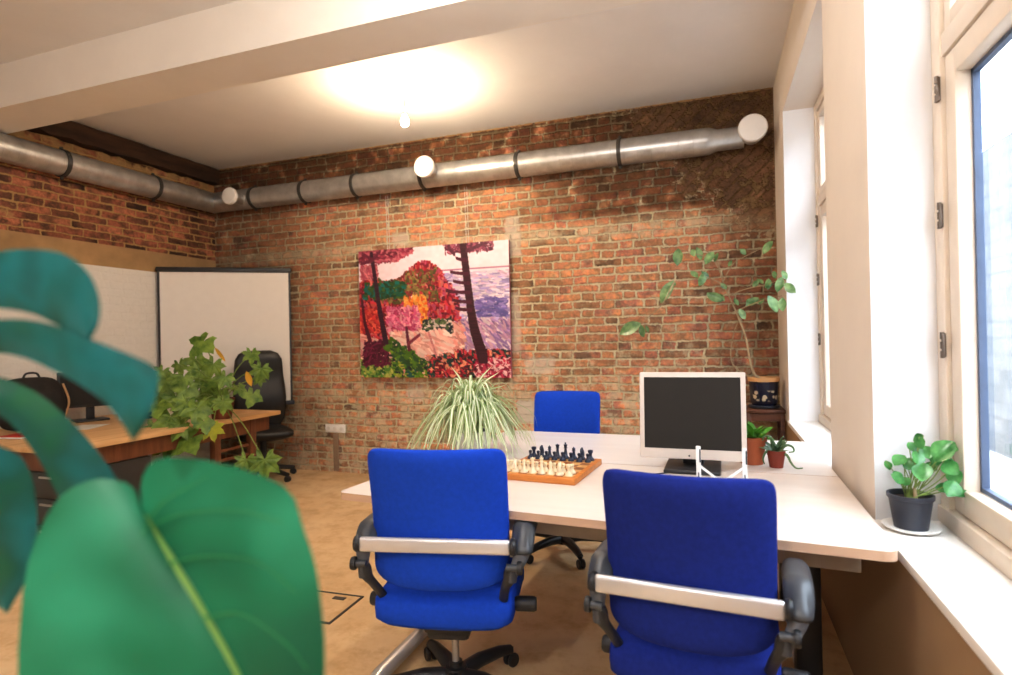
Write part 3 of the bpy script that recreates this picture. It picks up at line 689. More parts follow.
# ------------------------------------------------------------------ blue office chair
def pad(bm, fn, nu, nv):
    """closed cushion: fn(u, v, side) -> Vector, u,v in 0..1"""
    g = {}
    for s in (0, 1):
        for i in range(nu+1):
            for j in range(nv+1):
                edge = i in (0, nu) or j in (0, nv)
                key = (0 if edge else s, i, j)
                if key not in g: g[key] = bm.verts.new(fn(.5-.5*math.cos(PI*i/nu), .5-.5*math.cos(PI*j/nv), .5 if edge else s))
    at = lambda s, i, j: g[(0 if (i in (0, nu) or j in (0, nv)) else s, i, j)]
    for s in (0, 1):
        for i in range(nu):
            for j in range(nv):
                q = [at(s, i, j), at(s, i+1, j), at(s, i+1, j+1), at(s, i, j+1)]
                try: bm.faces.new(q if s else q[::-1])
                except ValueError: pass
def superell(u, v, w, h, rpow=8):
    """map unit square to a rounded rectangle of half sizes w, h"""
    a = 2*u-1; b_ = 2*v-1
    n = (abs(a)**rpow+abs(b_)**rpow)**(1/rpow); mx = max(abs(a), abs(b_))
    k = mx/n if n > 1e-9 else 1
    return a*k*w, b_*k*h
def make_chair(label, fab):
    t0 = thing('office_chair', label, 'chair', (0, 0, 0), 0, 'blue swivel chairs at the desks')
    def backf(u, v, s):
        x, z = superell(u, v, 1, .244, 14)
        f = (z+.244)/.488
        lowr = max(0, 1-f/.22)
        x *= .243 - .004*(1-f)
        zz = .751+z + .020*lowr*(x/.236)**4*2
        e = (1-abs(2*u-1)**10)*(1-abs(2*v-1)**10)
        th = (.012+.024*e)*(1 if s == 1 else -1 if s == 0 else 0)
        y = -.245 - .05*(f-.3) + .045*(x/.23)**2 + .02*math.sin(f*PI*1.1) - .006
        return Vector((x, y-th, zz))
    bm = nb(); pad(bm, backf, 24, 28); obj('backrest', bm, fab, t0, angle=80)
    def seatf(u, v, s):
        x, y = superell(u, v, .248, .232, 14)
        e = (1-abs(2*u-1)**12)*(1-abs(2*v-1)**12)
        th = (.030+.036*e)
        z = .405 + (th if s == 1 else -th if s == 0 else 0) - .03*max(0, (y-.12)/.1)**2 + .012*(x/.23)**2
        return Vector((x, y+.015, z))
    bm = nb(); pad(bm, seatf, 24, 24); obj('seat', bm, fab, t0, angle=80)
    # silver bar across the back
    yb = -.292; zb = .678
    bm = nb(); box(bm, (0, yb, zb), (.515, .022, .050), .010, None, 3); bar = obj('back_bar', bm, M['silver'], t0)
    for s in (-1, 1):
        bm = nb(); lathe(bm, [(0, -.006), (.026, -.006), (.029, .004), (.025, .012), (0, .014)], (s*.262, yb+.008, zb), 20, Matrix.Rotation(s*PI/2, 3, 'Y')); obj('end_cap', bm, M['black'], bar)
    # arms
    for s in (-1, 1):
        bm = nb(); ax_ = .258 if s < 0 else .292; P = spline([(s*.258, -.262, .575), (s*(.45*.26+.55*ax_), -.258, .615), (s*ax_, -.245, .655), (s*ax_, -.18, .672), (s*ax_, -.07, .680)], 16)
        tube(bm, P, [.016, .018, .020, .022, .023, .025, .026, .027, .028, .028, .028, .027, .026, .024, .022, .02], 12, .62); ar = obj('armrest', bm, M['armgrey'], t0)
        def armf(u, v, sd):
            x, y = superell(u, v, .040, .135, 4)
            e = (1-abs(2*u-1)**4)*(1-abs(2*v-1)**6)
            th = .006+.020*e
            f = v
            return Vector((s*ax_+x, -.14+y, .702 - .16*max(0, .30-f) + (th if sd == 1 else -th if sd == 0 else 0)))
        bm = nb(); pad(bm, armf, 10, 16); obj('arm_pad', bm, M['blackgrey'], ar, angle=80)
        bm = nb(); P = spline([(s*.252, -.262, .60), (s*.246, -.258, .56), (s*.228, -.235, .52), (s*.19, -.10, .37), (s*.12, 0, .34)], 12)
        tube(bm, P, [.018, .022, .022, .020, .018, .016, .016, .016, .016, .016, .016, .016], 10, .8); obj('back_bracket', bm, M['black'], t0)
        bm = nb(); tube(bm, [(s*.24, -.275, .606), (s*.282, -.275, .606)], .012, 12); obj('knob_shaft', bm, M['blackgrey'], t0)
        bm = nb(); lathe(bm, [(0, -.008), (.021, -.008), (.023, 0), (.021, .008), (0, .008)], (s*.284, -.275, .606), 18, Matrix.Rotation(PI/2, 3, 'Y')); obj('knob', bm, M['black'], t0)
        bm = nb(); lathe(bm, [(0, -.02), (.016, -.02), (.018, 0), (.016, .02), (0, .02)], (s*.256, -.262, .575), 14); obj('joint', bm, M['blackgrey'], t0)
        bm = nb(); lathe(bm, [(0, -.038), (.022, -.038), (.026, -.03), (.026, .03), (.022, .038), (0, .038)], (s*(.285 if s > 0 else .245), -.12, .42), 20, Matrix.Rotation(PI/2, 3, 'Y')); obj('seat_lever', bm, M['black'], t0)
    # mechanism, lift, base
    bm = nb(); box(bm, (0, 0, .33), (.18, .28, .06), .02); box(bm, (0, -.05, .300), (.16, .16, .05), .02); obj('mechanism', bm, M['black'], t0)
    bm = nb(); tube(bm, [(0, 0, .32), (0, 0, .13)], .014, 16); obj('gas_lift', bm, M['steel'], t0)
    bm = nb(); tube(bm, [(0, 0, .14), (0, 0, .06)], .025, 18); lathe(bm, [(0, .06), (.045, .06), (.05, .09), (.04, .12), (0, .125)], (0, 0, 0), 20); hub = obj('hub', bm, M['black'], t0)
    for k in range(5):
        a = R(52) + k*2*PI/5; d = Vector((math.cos(a), math.sin(a), 0)); n = Vector((-d.y, d.x, 0))
        bm = nb(); tube(bm, [Vector((0, 0, .088))+d*.03, Vector((0, 0, .094))+d*.12, Vector((0, 0, .084))+d*.23, Vector((0, 0, .070))+d*.29], [.028, .027, .022, .018], 12, 1.1); lg = obj('leg', bm, M['black'], t0)
        bm = nb(); c = d*.295
        for q in (-.014, .014): lathe(bm, [(0, -.009), (.024, -.009), (.028, -.004), (.028, .004), (.024, .009), (0, .009)], c+n*q+Vector((0, 0, .028)), 18, rot_to(n))
        box(bm, c+Vector((0, 0, .05)), (.018, .018, .05)); obj('caster', bm, M['black'], lg)
    return t0
ch1 = make_chair('royal blue swivel chair on the left seen from behind, in front of the chessboard', M['blue'])
ch1.location = (-.950, 2.035, 0); ch1.rotation_euler.z = R(12)
ch2 = make_chair('dark blue swivel chair on the right seen from behind, in front of the monitor', M['navy'])
ch2.location = (-.066, 1.90, 0); ch2.rotation_euler.z = R(-4); ch2.scale = (.94, 1, .992)
ch3 = dup(ch1, (-.925, 3.62, 0), R(183), 'blue swivel chair on the far side of the desks against the brick wall'); ch3.scale = (.92, 1, 1)

# ------------------------------------------------------------------ things on the desks
# chess
def chess_mat():
    t = NT('inlaid chess squares'); o = t.obj(); mp = t.add('ShaderNodeMapping'); mp.inputs['Location'].default_value = (0, 0, .005)
    ck = t.add('ShaderNodeTexChecker', ins={'Color1': (*srgb(222, 176, 116), 1), 'Color2': (*srgb(150, 86, 42), 1), 'Scale': 1.0})
    mp.inputs['Scale'].default_value = (1/.040, 1/.046, 1); t.link(o, mp.inputs[0]); t.link(mp.outputs[0], ck.inputs[0])
    n = t.noise(o, 40, 4); t.col(t.mix(1.0, ck.outputs[0], t.ramp(n, [(.3, .8), (.7, 1.1)]), 'MULTIPLY')); t.set(.4); return t.m
M['chesswood'] = wood_mat('orange brown chess frame', srgb(186, 112, 52), srgb(212, 138, 70), 0, .4, 8)
ang = R(-4.5); cc = Vector((-.70, 2.535, TZ))
board = thing('chessboard', 'wooden chessboard set up for a game on the near desk', 'chessboard', cc, ang)
boxobj('board', (0, 0, .013), (.36, .42, .026), M['chesswood'], board, .003)
boxobj('squares', (0, 0, .0262), (.32, .368, .002), chess_mat(), board)
M['pwhite'] = mat('ivory chess piece', srgb(236, 222, 190), .35, var=.06); M['pblack'] = mat('blue black chess piece', srgb(34, 42, 66), .35, var=.15)
def piece(kind):
    h = dict(pawn=.040, rook=.046, knight=.052, bishop=.058, queen=.068, king=.076)[kind]; r = .0145 if kind == 'pawn' else .0165
    bm = nb(); base = [(0, 0), (r, 0), (r, .005), (r*.85, .009), (r*.55, .014), (r*.40, h*.45)]
    if kind == 'pawn': lathe(bm, base+[(r*.38, h*.6), (r*.62, h*.64), (r*.36, h*.68), (r*.55, h*.78), (r*.58, h*.86), (r*.4, h*.96), (0, h)], (0, 0, 0), 16)
    elif kind == 'rook':
        lathe(bm, base+[(r*.5, h*.7), (r*.72, h*.78), (r*.72, h), (r*.48, h), (r*.48, h*.9), (0, h*.9)], (0, 0, 0), 16)
    elif kind == 'bishop': lathe(bm, base+[(r*.34, h*.62), (r*.62, h*.66), (r*.36, h*.7), (r*.5, h*.8), (r*.36, h*.9), (r*.1, h*.94), (r*.13, h*.98), (0, h)], (0, 0, 0), 16)
    elif kind == 'queen': lathe(bm, base+[(r*.32, h*.65), (r*.6, h*.7), (r*.36, h*.74), (r*.62, h*.92), (r*.4, h*.93), (r*.16, h*.96), (0, h)], (0, 0, 0), 16)
    elif kind == 'king':
        lathe(bm, base+[(r*.32, h*.62), (r*.6, h*.66), (r*.36, h*.70), (r*.56, h*.86), (r*.2, h*.89), (0, h*.89)], (0, 0, 0), 16)
        box(bm, (0, 0, h*.94), (.003, .003, h*.12)); box(bm, (0, 0, h*.95), (.009, .003, .003))
    else:
        lathe(bm, base[:-1]+[(r*.6, h*.34), (0, h*.36)], (0, 0, 0), 16)
        tube(bm, [(0, -.004, h*.3), (0, -.007, h*.55), (0, -.003, h*.80), (0, .004, h*.9), (0, .014, h*.76), (0, .017, h*.68)], [.010, .0095, .008, .008, .006, .004], 10)
        box(bm, (0, -.003, h*.95), (.008, .004, .012))
    return bm
meshes = {}
order = ['rook', 'knight', 'bishop', 'queen', 'king', 'bishop', 'knight', 'rook']
ords = ['leftmost', 'second from left', 'third from left', 'fourth from left', 'fifth from left', 'sixth from left', 'seventh from left', 'rightmost']
ca_, sa_ = math.cos(ang), math.sin(ang)
for colr, rows in (('white', ((0, 'back'), (1, 'pawn'))), ('black', ((7, 'back'), (6, 'pawn')))):
    for row, kind_ in rows:
        for f in range(8):
            kind = order[f] if kind_ == 'back' else 'pawn'
            key = (colr, kind)
            lx, ly = (f-3.5)*.040, (row-3.5)*.046
            if key not in meshes:
                o = obj('chess_%s' % kind, piece(kind), M['pwhite' if colr == 'white' else 'pblack']); meshes[key] = o
            else:
                o = meshes[key].copy(); C.objects.link(o)
            o.location = (cc.x+ca_*lx-sa_*ly, cc.y+sa_*lx+ca_*ly, TZ+.0272); o.rotation_euler = (0, 0, ang + (0 if colr == 'white' else PI))
            rowname = {0: 'nearest row', 1: 'second row', 6: 'row before the back row', 7: 'farthest row'}[row]
            tag(o, '%s chess %s, %s in the %s of the chessboard' % ('ivory' if colr == 'white' else 'dark', kind, ords[f], rowname), 'chess piece', '%s chess pieces' % ('ivory' if colr == 'white' else 'dark'))

# monitor
t0 = thing('monitor', 'off white desktop monitor with dark switched off screen on the desk', 'monitor', (-.098, 2.72, TZ), R(-1))
mw, mh, mb = .447, .382, .024; zc_ = 1.003-TZ; tilt = Matrix.Rotation(R(-4), 3, 'X')
def mbox(name, c, s, m, bev, parent):
    b = nb(); box(b, (0, 0, 0), s, bev); bmesh.ops.rotate(b, cent=(0, 0, 0), matrix=tilt, verts=b.verts[:]); v = tilt @ Vector(c); bmesh.ops.translate(b, vec=(v.x, v.y, v.z+zc_), verts=b.verts[:]); return obj(name, b, m, parent)
cas = mbox('casing', (0, 0, 0), (mw, .045, mh), M['monwhite'], .006, t0)
mbox('back_shell', (0, .035, 0), (mw*.75, .05, mh*.7), M['monwhite'], .02, cas)
bm = nb()
mbox('screen', (0, -.0225, .011), (mw-2*.021, .004, mh-.022-.046), M['panel'], .0, t0)
bm = nb(); lathe(bm, [(0, 0), (.004, 0), (.004, .003), (0, .003)], tilt @ Vector((-.012, -.022, -mh/2+.016))+Vector((0, 0, zc_)), 12, Matrix.Rotation(PI/2, 3, 'X')); obj('logo_dot', bm, M['blackgrey'], t0)
boxobj('neck', (0, .06, .10), (.09, .035, .20), M['black'], t0, .008)
boxobj('base', (0, .03, .009), (.235, .27, .018), M['black'], t0, .008)
# folding laptop stand
t0 = thing('laptop_stand', 'white folding metal laptop stand in front of the monitor', 'stand', (.018, 2.36, TZ))
for s in (-1, 1):
    x = s*.082
    up_ = boxobj('upright', (x, 0, .088), (.018, .010, .165), M['whitemetal'], t0, .002)
    boxobj('slot', (x+.006, -.0045, .135), (.005, .004, .05), M['blackgrey'], up_); boxobj('slot', (x, -.0045, .062), (.004, .004, .018), M['blackgrey'], up_)
    boxobj('foot_bar', (x, .06, .006), (.016, .20, .012), M['whitemetal'], t0, .003)
    ln = .10; boxobj('brace', (s*.042, .0, .068), (.105, .006, .009), M['whitemetal'], t0, 0, Matrix.Rotation(-s*R(38), 3, 'Y'))
boxobj('cross_bar', (0, 0, .034), (.15, .008, .010), M['whitemetal'], t0)
# cable on the desk
bm = nb(); tube(bm, spline([(-.20, 2.62, TZ+.003), (-.26, 2.58, TZ+.003), (-.33, 2.60, TZ+.003), (-.40, 2.57, TZ+.003), (-.46, 2.60, TZ+.003)], 20), .0028, 6)
tag(obj('cable', bm, M['black']), 'thin black cable lying on the white desk beside the monitor', 'cable')

# ------------------------------------------------------------------ plants
def pot(bm, r0, r1, h, th=.008, rim=.012, z=0, seg=28):
    lathe(bm, [(0, z), (r0, z), (r1, z+h-.02), (r1+rim*.4, z+h-.02), (r1+rim*.4, z+h), (r1-th, z+h), (r1-th*1.2, z+h-.03), (0, z+h-.031)], (0, 0, 0), seg)
def oval_leaf(bm, base, tip, width, nrm, bend=.15, n=7, shape=1.0, fold=.12):
    base = Vector(base); tip = Vector(tip); ax = tip-base; L = ax.length; ax.normalize()
    nrm = Vector(nrm); side = ax.cross(nrm).normalized(); nn = side.cross(ax).normalized()
    prev = None
    for i in range(n+1):
        f = i/n; w = width*.5*(math.sin(PI*min(1, f**shape)))**.8 if 0 < i < n else 0
        c = base+ax*L*f + nn*(-bend*L*f*f)
        if w == 0: row = [bm.verts.new(c)]
        else: row = [bm.verts.new(c-side*w+nn*w*fold*2), bm.verts.new(c-side*w*.5+nn*w*fold*.8), bm.verts.new(c), bm.verts.new(c+side*w*.5+nn*w*fold*.8), bm.verts.new(c+side*w+nn*w*fold*2)]
        if prev:
            if len(prev) == 1:
                for q in range(4): bm.faces.new((prev[0], row[q], row[q+1])) if len(row) > 1 else None
            elif len(row) == 1:
                for q in range(4): bm.faces.new((prev[q], prev[q+1], row[0]))
            else:
                for q in range(4): bm.faces.new((prev[q], prev[q+1], row[q+1], row[q]))
        prev = row
def palm_leaf(bm, c, size, nrm, down, lobes=7, cup=.12):
    """palmate leaf with pointed lobes; 'down' is the direction of the middle lobe"""
    nrm = Vector(nrm).normalized(); d = Vector(down); d = (d-nrm*d.dot(nrm)).normalized(); s = nrm.cross(d)
    c = Vector(c); cen = bm.verts.new(c); pts = []
    span_ = R(285); n = lobes
    for i in range(n):
        a = -span_/2+span_*i/(n-1); L = size*(.5-.20*abs(2*i/(n-1)-1)**1.3)
        st = span_/(n-1)
        def P(an, r_, z=0): return c+(d*math.cos(an)+s*math.sin(an))*r_ - nrm*(cup*r_*r_/size*2) + nrm*z
        if i == 0: pts.append(P(a-st*.35, L*.45))
        pts += [P(a-st*.28, L*.86), P(a-st*.12, L*.95), P(a, L*1.12, -.02*size), P(a+st*.12, L*.95), P(a+st*.28, L*.86)]
        if i < n-1: pts.append(P(a+st*.5, L*.66, .015*size))
        else: pts.append(P(a+st*.35, L*.45))
    vs = [bm.verts.new(p) for p in pts]
    mid = [bm.verts.new(c.lerp(p, .5)+nrm*.02*size) for p in pts]
    for k in range(len(vs)-1):
        bm.faces.new((cen, mid[k], mid[k+1])); bm.faces.new((mid[k], vs[k], vs[k+1], mid[k+1]))
tocam = lambda p: (CAM-Vector(p)).normalized()

# spider plant behind the left chair
sp = thing('spider_plant', 'striped spider plant with long arching leaves on the desk', 'plant', (-1.19, 2.78, TZ))
bm = nb(); pot(bm, .07, .095, .13); obj('pot', bm, M['plate'], sp)
bm = nb(); lathe(bm, [(0, .105), (.085, .102)], (0, 0, 0), 20); obj('soil', bm, M['soil'], sp)
rr = random.Random(21); bm = nb(); lay = bm.verts.layers.float.new('across')
def strap(bm, pts, w, lay, side=None):
    P = spline(pts, 14); prev = None
    for i, p in enumerate(P):
        t_ = (P[min(i+1, 13)]-P[max(i-1, 0)]).normalized(); s_ = t_.cross(Vector((0, 0, 1)))
        if side is not None: s_ = side - t_*side.dot(t_)
        if s_.length < .05: s_ = Vector((1, 0, 0))
        s_.normalize(); n_ = s_.cross(t_); f = i/13; ww = w*(min(1, f*5+.35))*(1-f**3)+.0006
        row = []
        for q, at_ in ((-1, 1), (-.5, .5), (0, 0), (.5, .5), (1, 1)):
            v = bm.verts.new(p+s_*ww*.5*q+n_*abs(q)*ww*.18); v[lay] = at_; row.append(v)
        if prev:
            for q in range(4): bm.faces.new((prev[q], prev[q+1], row[q+1], row[q]))
        prev = row
for i in range(240):
    a = rr.uniform(0, 2*PI); d = Vector((math.cos(a), math.sin(a), 0)); k = rr.random()
    Rr = .03+.31*rr.random()**.75; hgt = rr.uniform(.70, 1.0)*(.30-.38*Rr); drop = rr.uniform(.08, .36)
    z0 = .11
    endz = max(.02, z0+hgt-.06-drop) if Rr > .14 else max(.02, z0+hgt-drop*1.1)
    if Rr < .13: endz = max(endz, .14)
    jit = lambda q: Vector((rr.uniform(-q, q), rr.uniform(-q, q), rr.uniform(-q, q)*.7))
    pts = [d*.02+jit(.02)+Vector((0, 0, z0)), jit(.02)+d*Rr*.22+Vector((0, 0, z0+hgt*.72)), jit(.025)+d*Rr*.52+Vector((0, 0, z0+hgt)), jit(.03)+d*Rr*.90+Vector((0, 0, (z0+hgt*.7+endz)/2)), d*Rr*1.08+Vector((0, 0, endz))]
    strap(bm, pts, rr.uniform(.011, .019), lay)
right = Vector((rt.x, rt.y, 0))
for i in range(60):
    a = rr.uniform(0, 2*PI); d = Vector((math.cos(a), math.sin(a), 0)); q = rr.uniform(.03, .17); h_ = rr.uniform(.16, .30)
    strap(bm, [d*.02+Vector((0, 0, .11)), d*q*.5+Vector((0, 0, .11+h_*.75)), d*q+Vector((0, 0, .11+h_)), d*(q+.05)+Vector((0, 0, .11+h_*.86)), d*(q+.085)+Vector((0, 0, .11+h_*.55))], rr.uniform(.011, .017), lay)
for dx, dz in ((-.09, .46), (-.05, .40), (.12, .46), (.16, .43), (.19, .36), (.02, .38), (-.14, .34)):
    e = right*dx; strap(bm, [(0, 0, .13), e*.35+Vector((0, 0, .13+dz*.5)), e+Vector((0, 0, dz))], .016, lay, fw.cross(e+Vector((0, 0, dz))).normalized())
for dx, dz in ((.26, .12), (.31, .06), (.29, .02), (.34, .14), (.24, .03)):   # long ones arching over the desk towards the chess board
    e = right*dx; strap(bm, [(0, 0, .15), e*.3+Vector((0, 0, .30)), e*.65+Vector((0, 0, .27)), e*.95+Vector((0, 0, dz+.07)), e*1.02+Vector((0, 0, dz))], .015, lay)
obj('foliage', bm, M['leaf_spi'], sp)

# citrus-like tree in a navy pot on a stool
PYc = 4.86
pc_ = ony(762.5, 405, PYc)
st_top = ony(762, 409.5, PYc-.12).z
stool = thing('wooden_stool', 'dark wooden stool carrying the navy flower pot in the right corner', 'stool', ((.235+.46)/2+.005, PYc, 0))
sw = .27
boxobj('stool_top', (0, 0, st_top-.0125), (sw, sw+.02, .025), M['darkwood'], stool, .004)
for sx_ in (-1, 1):
    for sy in (-1, 1): boxobj('leg', (sx_*(sw/2-.02), sy*(sw/2-.015), (st_top-.025)/2), (.032, .032, st_top-.025), M['darkwood'], stool, .003)
boxobj('apron', (0, -sw/2+.015, st_top-.055), (sw-.07, .018, .06), M['darkwood'], stool); boxobj('stretcher', (0, -sw/2+.015, .25), (sw-.07, .02, .03), M['darkwood'], stool)
tree = thing('citrus_plant', 'tall leggy plant with oval leaves in a navy pot on the stool', 'plant', (stool.location.x, PYc, st_top))
T0 = Vector(tree.location)
bm = nb(); lathe(bm, [(0, 0), (.10, 0), (.112, .012), (.112, .022), (0, .022)], (0, 0, 0), 28); obj('saucer', bm, M['potblack'], tree)
def pot_navy():
    t = NT('navy glaze with pale flowers'); o = t.obj(); sx = t.add('ShaderNodeSeparateXYZ'); t.link(o, sx.inputs[0])
    vo = t.add('ShaderNodeTexVoronoi', ins={'Scale': 26.0}); t.link(o, vo.inputs['Vector']); n = t.noise(o, 55, 3)
    fl = t.math('MULTIPLY', t.step(t.math('ADD', vo.outputs['Distance'], t.math('MULTIPLY', n, .35)), .66, .54), t.math('MULTIPLY', t.step(sx.outputs[2], .05, .07), t.step(sx.outputs[2], .145, .125)))
    t.col(t.mix(fl, srgb(22, 24, 44), srgb(196, 178, 150))); t.set(.25, 0, .5); return t.m
ptop = ony(762, 377, PYc).z - st_top
bm = nb(); lathe(bm, [(0, .022), (.085, .022), (.096, .05), (.103, ptop-.035), (.103, ptop-.03)], (0, 0, 0), 30); obj('pot', bm, pot_navy(), tree)
bm = nb(); lathe(bm, [(.103, ptop-.032), (.112, ptop-.03), (.114, ptop), (.100, ptop), (.097, ptop-.025)], (0, 0, 0), 30); obj('pot_rim', bm, mat('tan pot rim', srgb(206, 156, 104), .6), tree)
bm = nb(); lathe(bm, [(0, ptop-.02), (.099, ptop-.024)], (0, 0, 0), 20); obj('soil', bm, M['soil'], tree)
def cp(x, y, dy=0.0): return ony(600+x/4.4, 230+y/4.4, PYc+dy)-T0
bm = nb()
tube(bm, spline([(.0, 0, ptop-.03), cp(672, 620), cp(640, 470), cp(590, 340), cp(545, 240), cp(515, 120)], 26), [.011-.008*i/25 for i in range(26)], 8)
tube(bm, spline([(-.04, -.02, ptop-.03), cp(600, 610, -.03), cp(575, 550, -.03), cp(590, 450, -.03), cp(612, 395, -.02)], 16), [.006-.003*i/15 for i in range(16)], 7)
for br in ([cp(545, 240), cp(480, 210, -.03), cp(430, 190, -.05)], [cp(530, 190), cp(490, 110), cp(440, 80, -.04)], [cp(515, 130), cp(440, 110, -.05), cp(350, 85, -.08)],
           [cp(540, 230), cp(585, 150, -.05), cp(650, 110, -.08), cp(755, 60, -.1)], [cp(565, 290), cp(640, 260, -.06), cp(735, 240, -.22), cp(810, 210, -.42)], [cp(600, 355), cp(660, 330, -.06), cp(740, 300, -.24), cp(800, 290, -.42)],
           [cp(560, 280), cp(520, 290), cp(490, 285)], [cp(480, 210, -.03), cp(400, 220, -.08), cp(325, 230, -.12)], [cp(325, 230, -.12), cp(270, 330, -.18), cp(180, 412, -.22)]):
    n = 14; tube(bm, spline(br, n), [.0045-.0025*i/(n-1) for i in range(n)], 6)
obj('stem', bm, M['bark'], tree)
bm = nb(); rr = random.Random(4)
LV = [(345, 80, 340, 155), (425, 75, 447, 132), (405, 85, 415, 115), (500, 95, 462, 148), (398, 182, 432, 207), (462, 188, 438, 246), (445, 182, 482, 214), (325, 222, 262, 318), (545, 312, 468, 280), (520, 282, 548, 312),
      (588, 300, 612, 332), (612, 346, 640, 392), (618, 82, 642, 108), (762, 48, 712, 104), (580, 132, 564, 162), (765, 180, 770, 212), (802, 178, 822, 216), (802, 204, 778, 272), (812, 234, 858, 276), (738, 288, 786, 360), (802, 296, 802, 358),
      (700, 298, 640, 332), (704, 220, 668, 252), (742, 212, 740, 262), (720, 300, 700, 325), (182, 410, 82, 456), (180, 416, 190, 474), (200, 420, 216, 452), (470, 275, 500, 300), (520, 100, 500, 140), (690, 215, 720, 235), (660, 300, 650, 330),
      (322, 225, 332, 245), (530, 235, 560, 260), (755, 225, 725, 255), (770, 262, 810, 240)]
for x0, y0, x1, y1 in LV:
    dy = -.03-.0002*abs(x0-550)*1.0 + rr.uniform(-.05, .03) - (.36 if max(x0, x1) > 772 else .12 if max(x0, x1) > 720 else 0); a = cp(x0, y0, dy); b_ = cp(x1, y1, dy+rr.uniform(-.05, .02))
    nrm = (tocam(a+T0)+Vector((rr.uniform(-.6, .6), rr.uniform(-.6, .2), rr.uniform(-.2, .9)))).normalized()
    oval_leaf(bm, a, b_, (b_-a).length*rr.uniform(.48, .62), nrm, .12)
obj('foliage', bm, M['leaf_cit'], tree)

# terracotta pot with fern and small red pot with curling plant
fp = thing('fern_plant', 'bright green bushy plant in a terracotta pot behind the monitor', 'plant', (.155, 2.92, TZ))
bm = nb(); pot(bm, .048, .062, .125); obj('pot', bm, M['terracotta'], fp)
bm = nb(); lathe(bm, [(0, .10), (.055, .098)], (0, 0, 0), 18); obj('soil', bm, M['soil'], fp)
bm = nb(); rr = random.Random(8)
for i in range(46):
    a = rr.uniform(0, 2*PI); e = rr.uniform(.25, 1.3); L = rr.uniform(.05, .11); b_ = Vector((rr.uniform(-.03, .03), rr.uniform(-.03, .03), .105)); d = Vector((math.cos(a)*math.cos(e), math.sin(a)*math.cos(e), math.sin(e)))
    oval_leaf(bm, b_+d*.02, b_+d*L, L*.36, Vector((-d.x*.5, -d.y*.5-.3, 1)), .25, 6)
obj('foliage', bm, M['leaf_fern'], fp)
cp2 = thing('curly_plant', 'small plant with curling tendrils in a red brown pot beside the terracotta pot', 'plant', (.252, 2.86, TZ))
bm = nb(); pot(bm, .028, .036, .075, .005, .006); obj('pot', bm, M['redpot'], cp2)
bm = nb(); lathe(bm, [(0, .06), (.031, .058)], (0, 0, 0), 16); obj('soil', bm, M['soil'], cp2)
bm = nb()
for i in range(18):
    a = rr.uniform(0, 2*PI); e = rr.uniform(.5, 1.45); L = rr.uniform(.05, .09); d = Vector((math.cos(a)*math.cos(e), math.sin(a)*math.cos(e), math.sin(e)))
    oval_leaf(bm, Vector((0, 0, .055)), Vector((0, 0, .055))+d*L, L*.3, Vector((-d.x*.5, -d.y*.5-.3, 1)), .2, 6)
obj('foliage', bm, M['leaf_suc'], cp2)
bm = nb()
for pts in ([(.01, 0, .07), (.04, -.01, .10), (.065, -.01, .095), (.07, -.01, .075), (.05, -.01, .07)], [(.01, 0, .06), (.04, -.02, .06), (.055, -.03, .03), (.075, -.04, .008), (.10, -.05, .012)], [(-.01, 0, .07), (-.04, -.01, .07), (-.055, -.02, .04), (-.05, -.02, .015)],
            [(0, 0, .07), (-.02, 0, .13), (-.045, 0, .135), (-.055, 0, .115)], [(0, 0, .07), (.02, 0, .12), (.03, -.01, .14)]):
    P = spline(pts, 16); tube(bm, P, [.007-.0045*i/15 for i in range(16)], 8)
obj('tendrils', bm, M['leaf_suc'], cp2)

# money plant on the near sill
pp = ony(915, 523, 2.158)
pil = thing('pilea_plant', 'round leaved plant in a black pot on the window sill', 'plant', (pp.x-.012, pp.y-.005, SZ+.0155))
sau = thing('saucer', 'white saucer under the black pot on the window sill', 'saucer', (pp.x-.012, pp.y-.005, SZ))
bm = nb(); lathe(bm, [(0, 0), (.055, 0), (.078, .008), (.08, .014), (.074, .0145), (.052, .0075), (0, .0075)], (0, 0, 0), 32); obj('dish', bm, M['plate'], sau)
for o in (pil,): o.location.z = SZ+.0078
PH = .105
bm = nb(); lathe(bm, [(0, 0), (.046, 0), (.0595, PH-.014), (.064, PH-.012), (.064, PH), (.058, PH), (.055, PH-.02), (0, PH-.021)], (0, 0, 0), 30); obj('pot', bm, M['potblack'], pil)
bm = nb(); lathe(bm, [(0, PH-.012), (.0565, PH-.016)], (0, 0, 0), 18); obj('soil', bm, M['soil'], pil)
P0 = Vector(pil.location); yc = P0.y
def pp_(x, y, dy): return ony(780+x/4.353, 400+y/4.353, yc+dy)-P0
LP = [(520, 260, 34, 0), (580, 205, 30, .02), (610, 185, 28, .0), (600, 165, 26, .02), (710, 220, 56, -.03), (620, 310, 44, -.05), (600, 250, 34, -.02), (640, 225, 34, .0), (740, 295, 38, -.03), (760, 330, 36, -.02), (715, 385, 34, -.01), (750, 385, 40, -.05), (778, 400, 32, -.02),
      (470, 283, 22, .02), (515, 340, 32, -.03), (505, 322, 16, 0), (560, 285, 26, .0), (570, 270, 24, .02), (660, 290, 26, .02), (745, 205, 34, .02), (680, 255, 30, .0), (550, 355, 22, -.02), (730, 265, 26, 0)]
bl = nb(); bs = nb(); rr = random.Random(12)
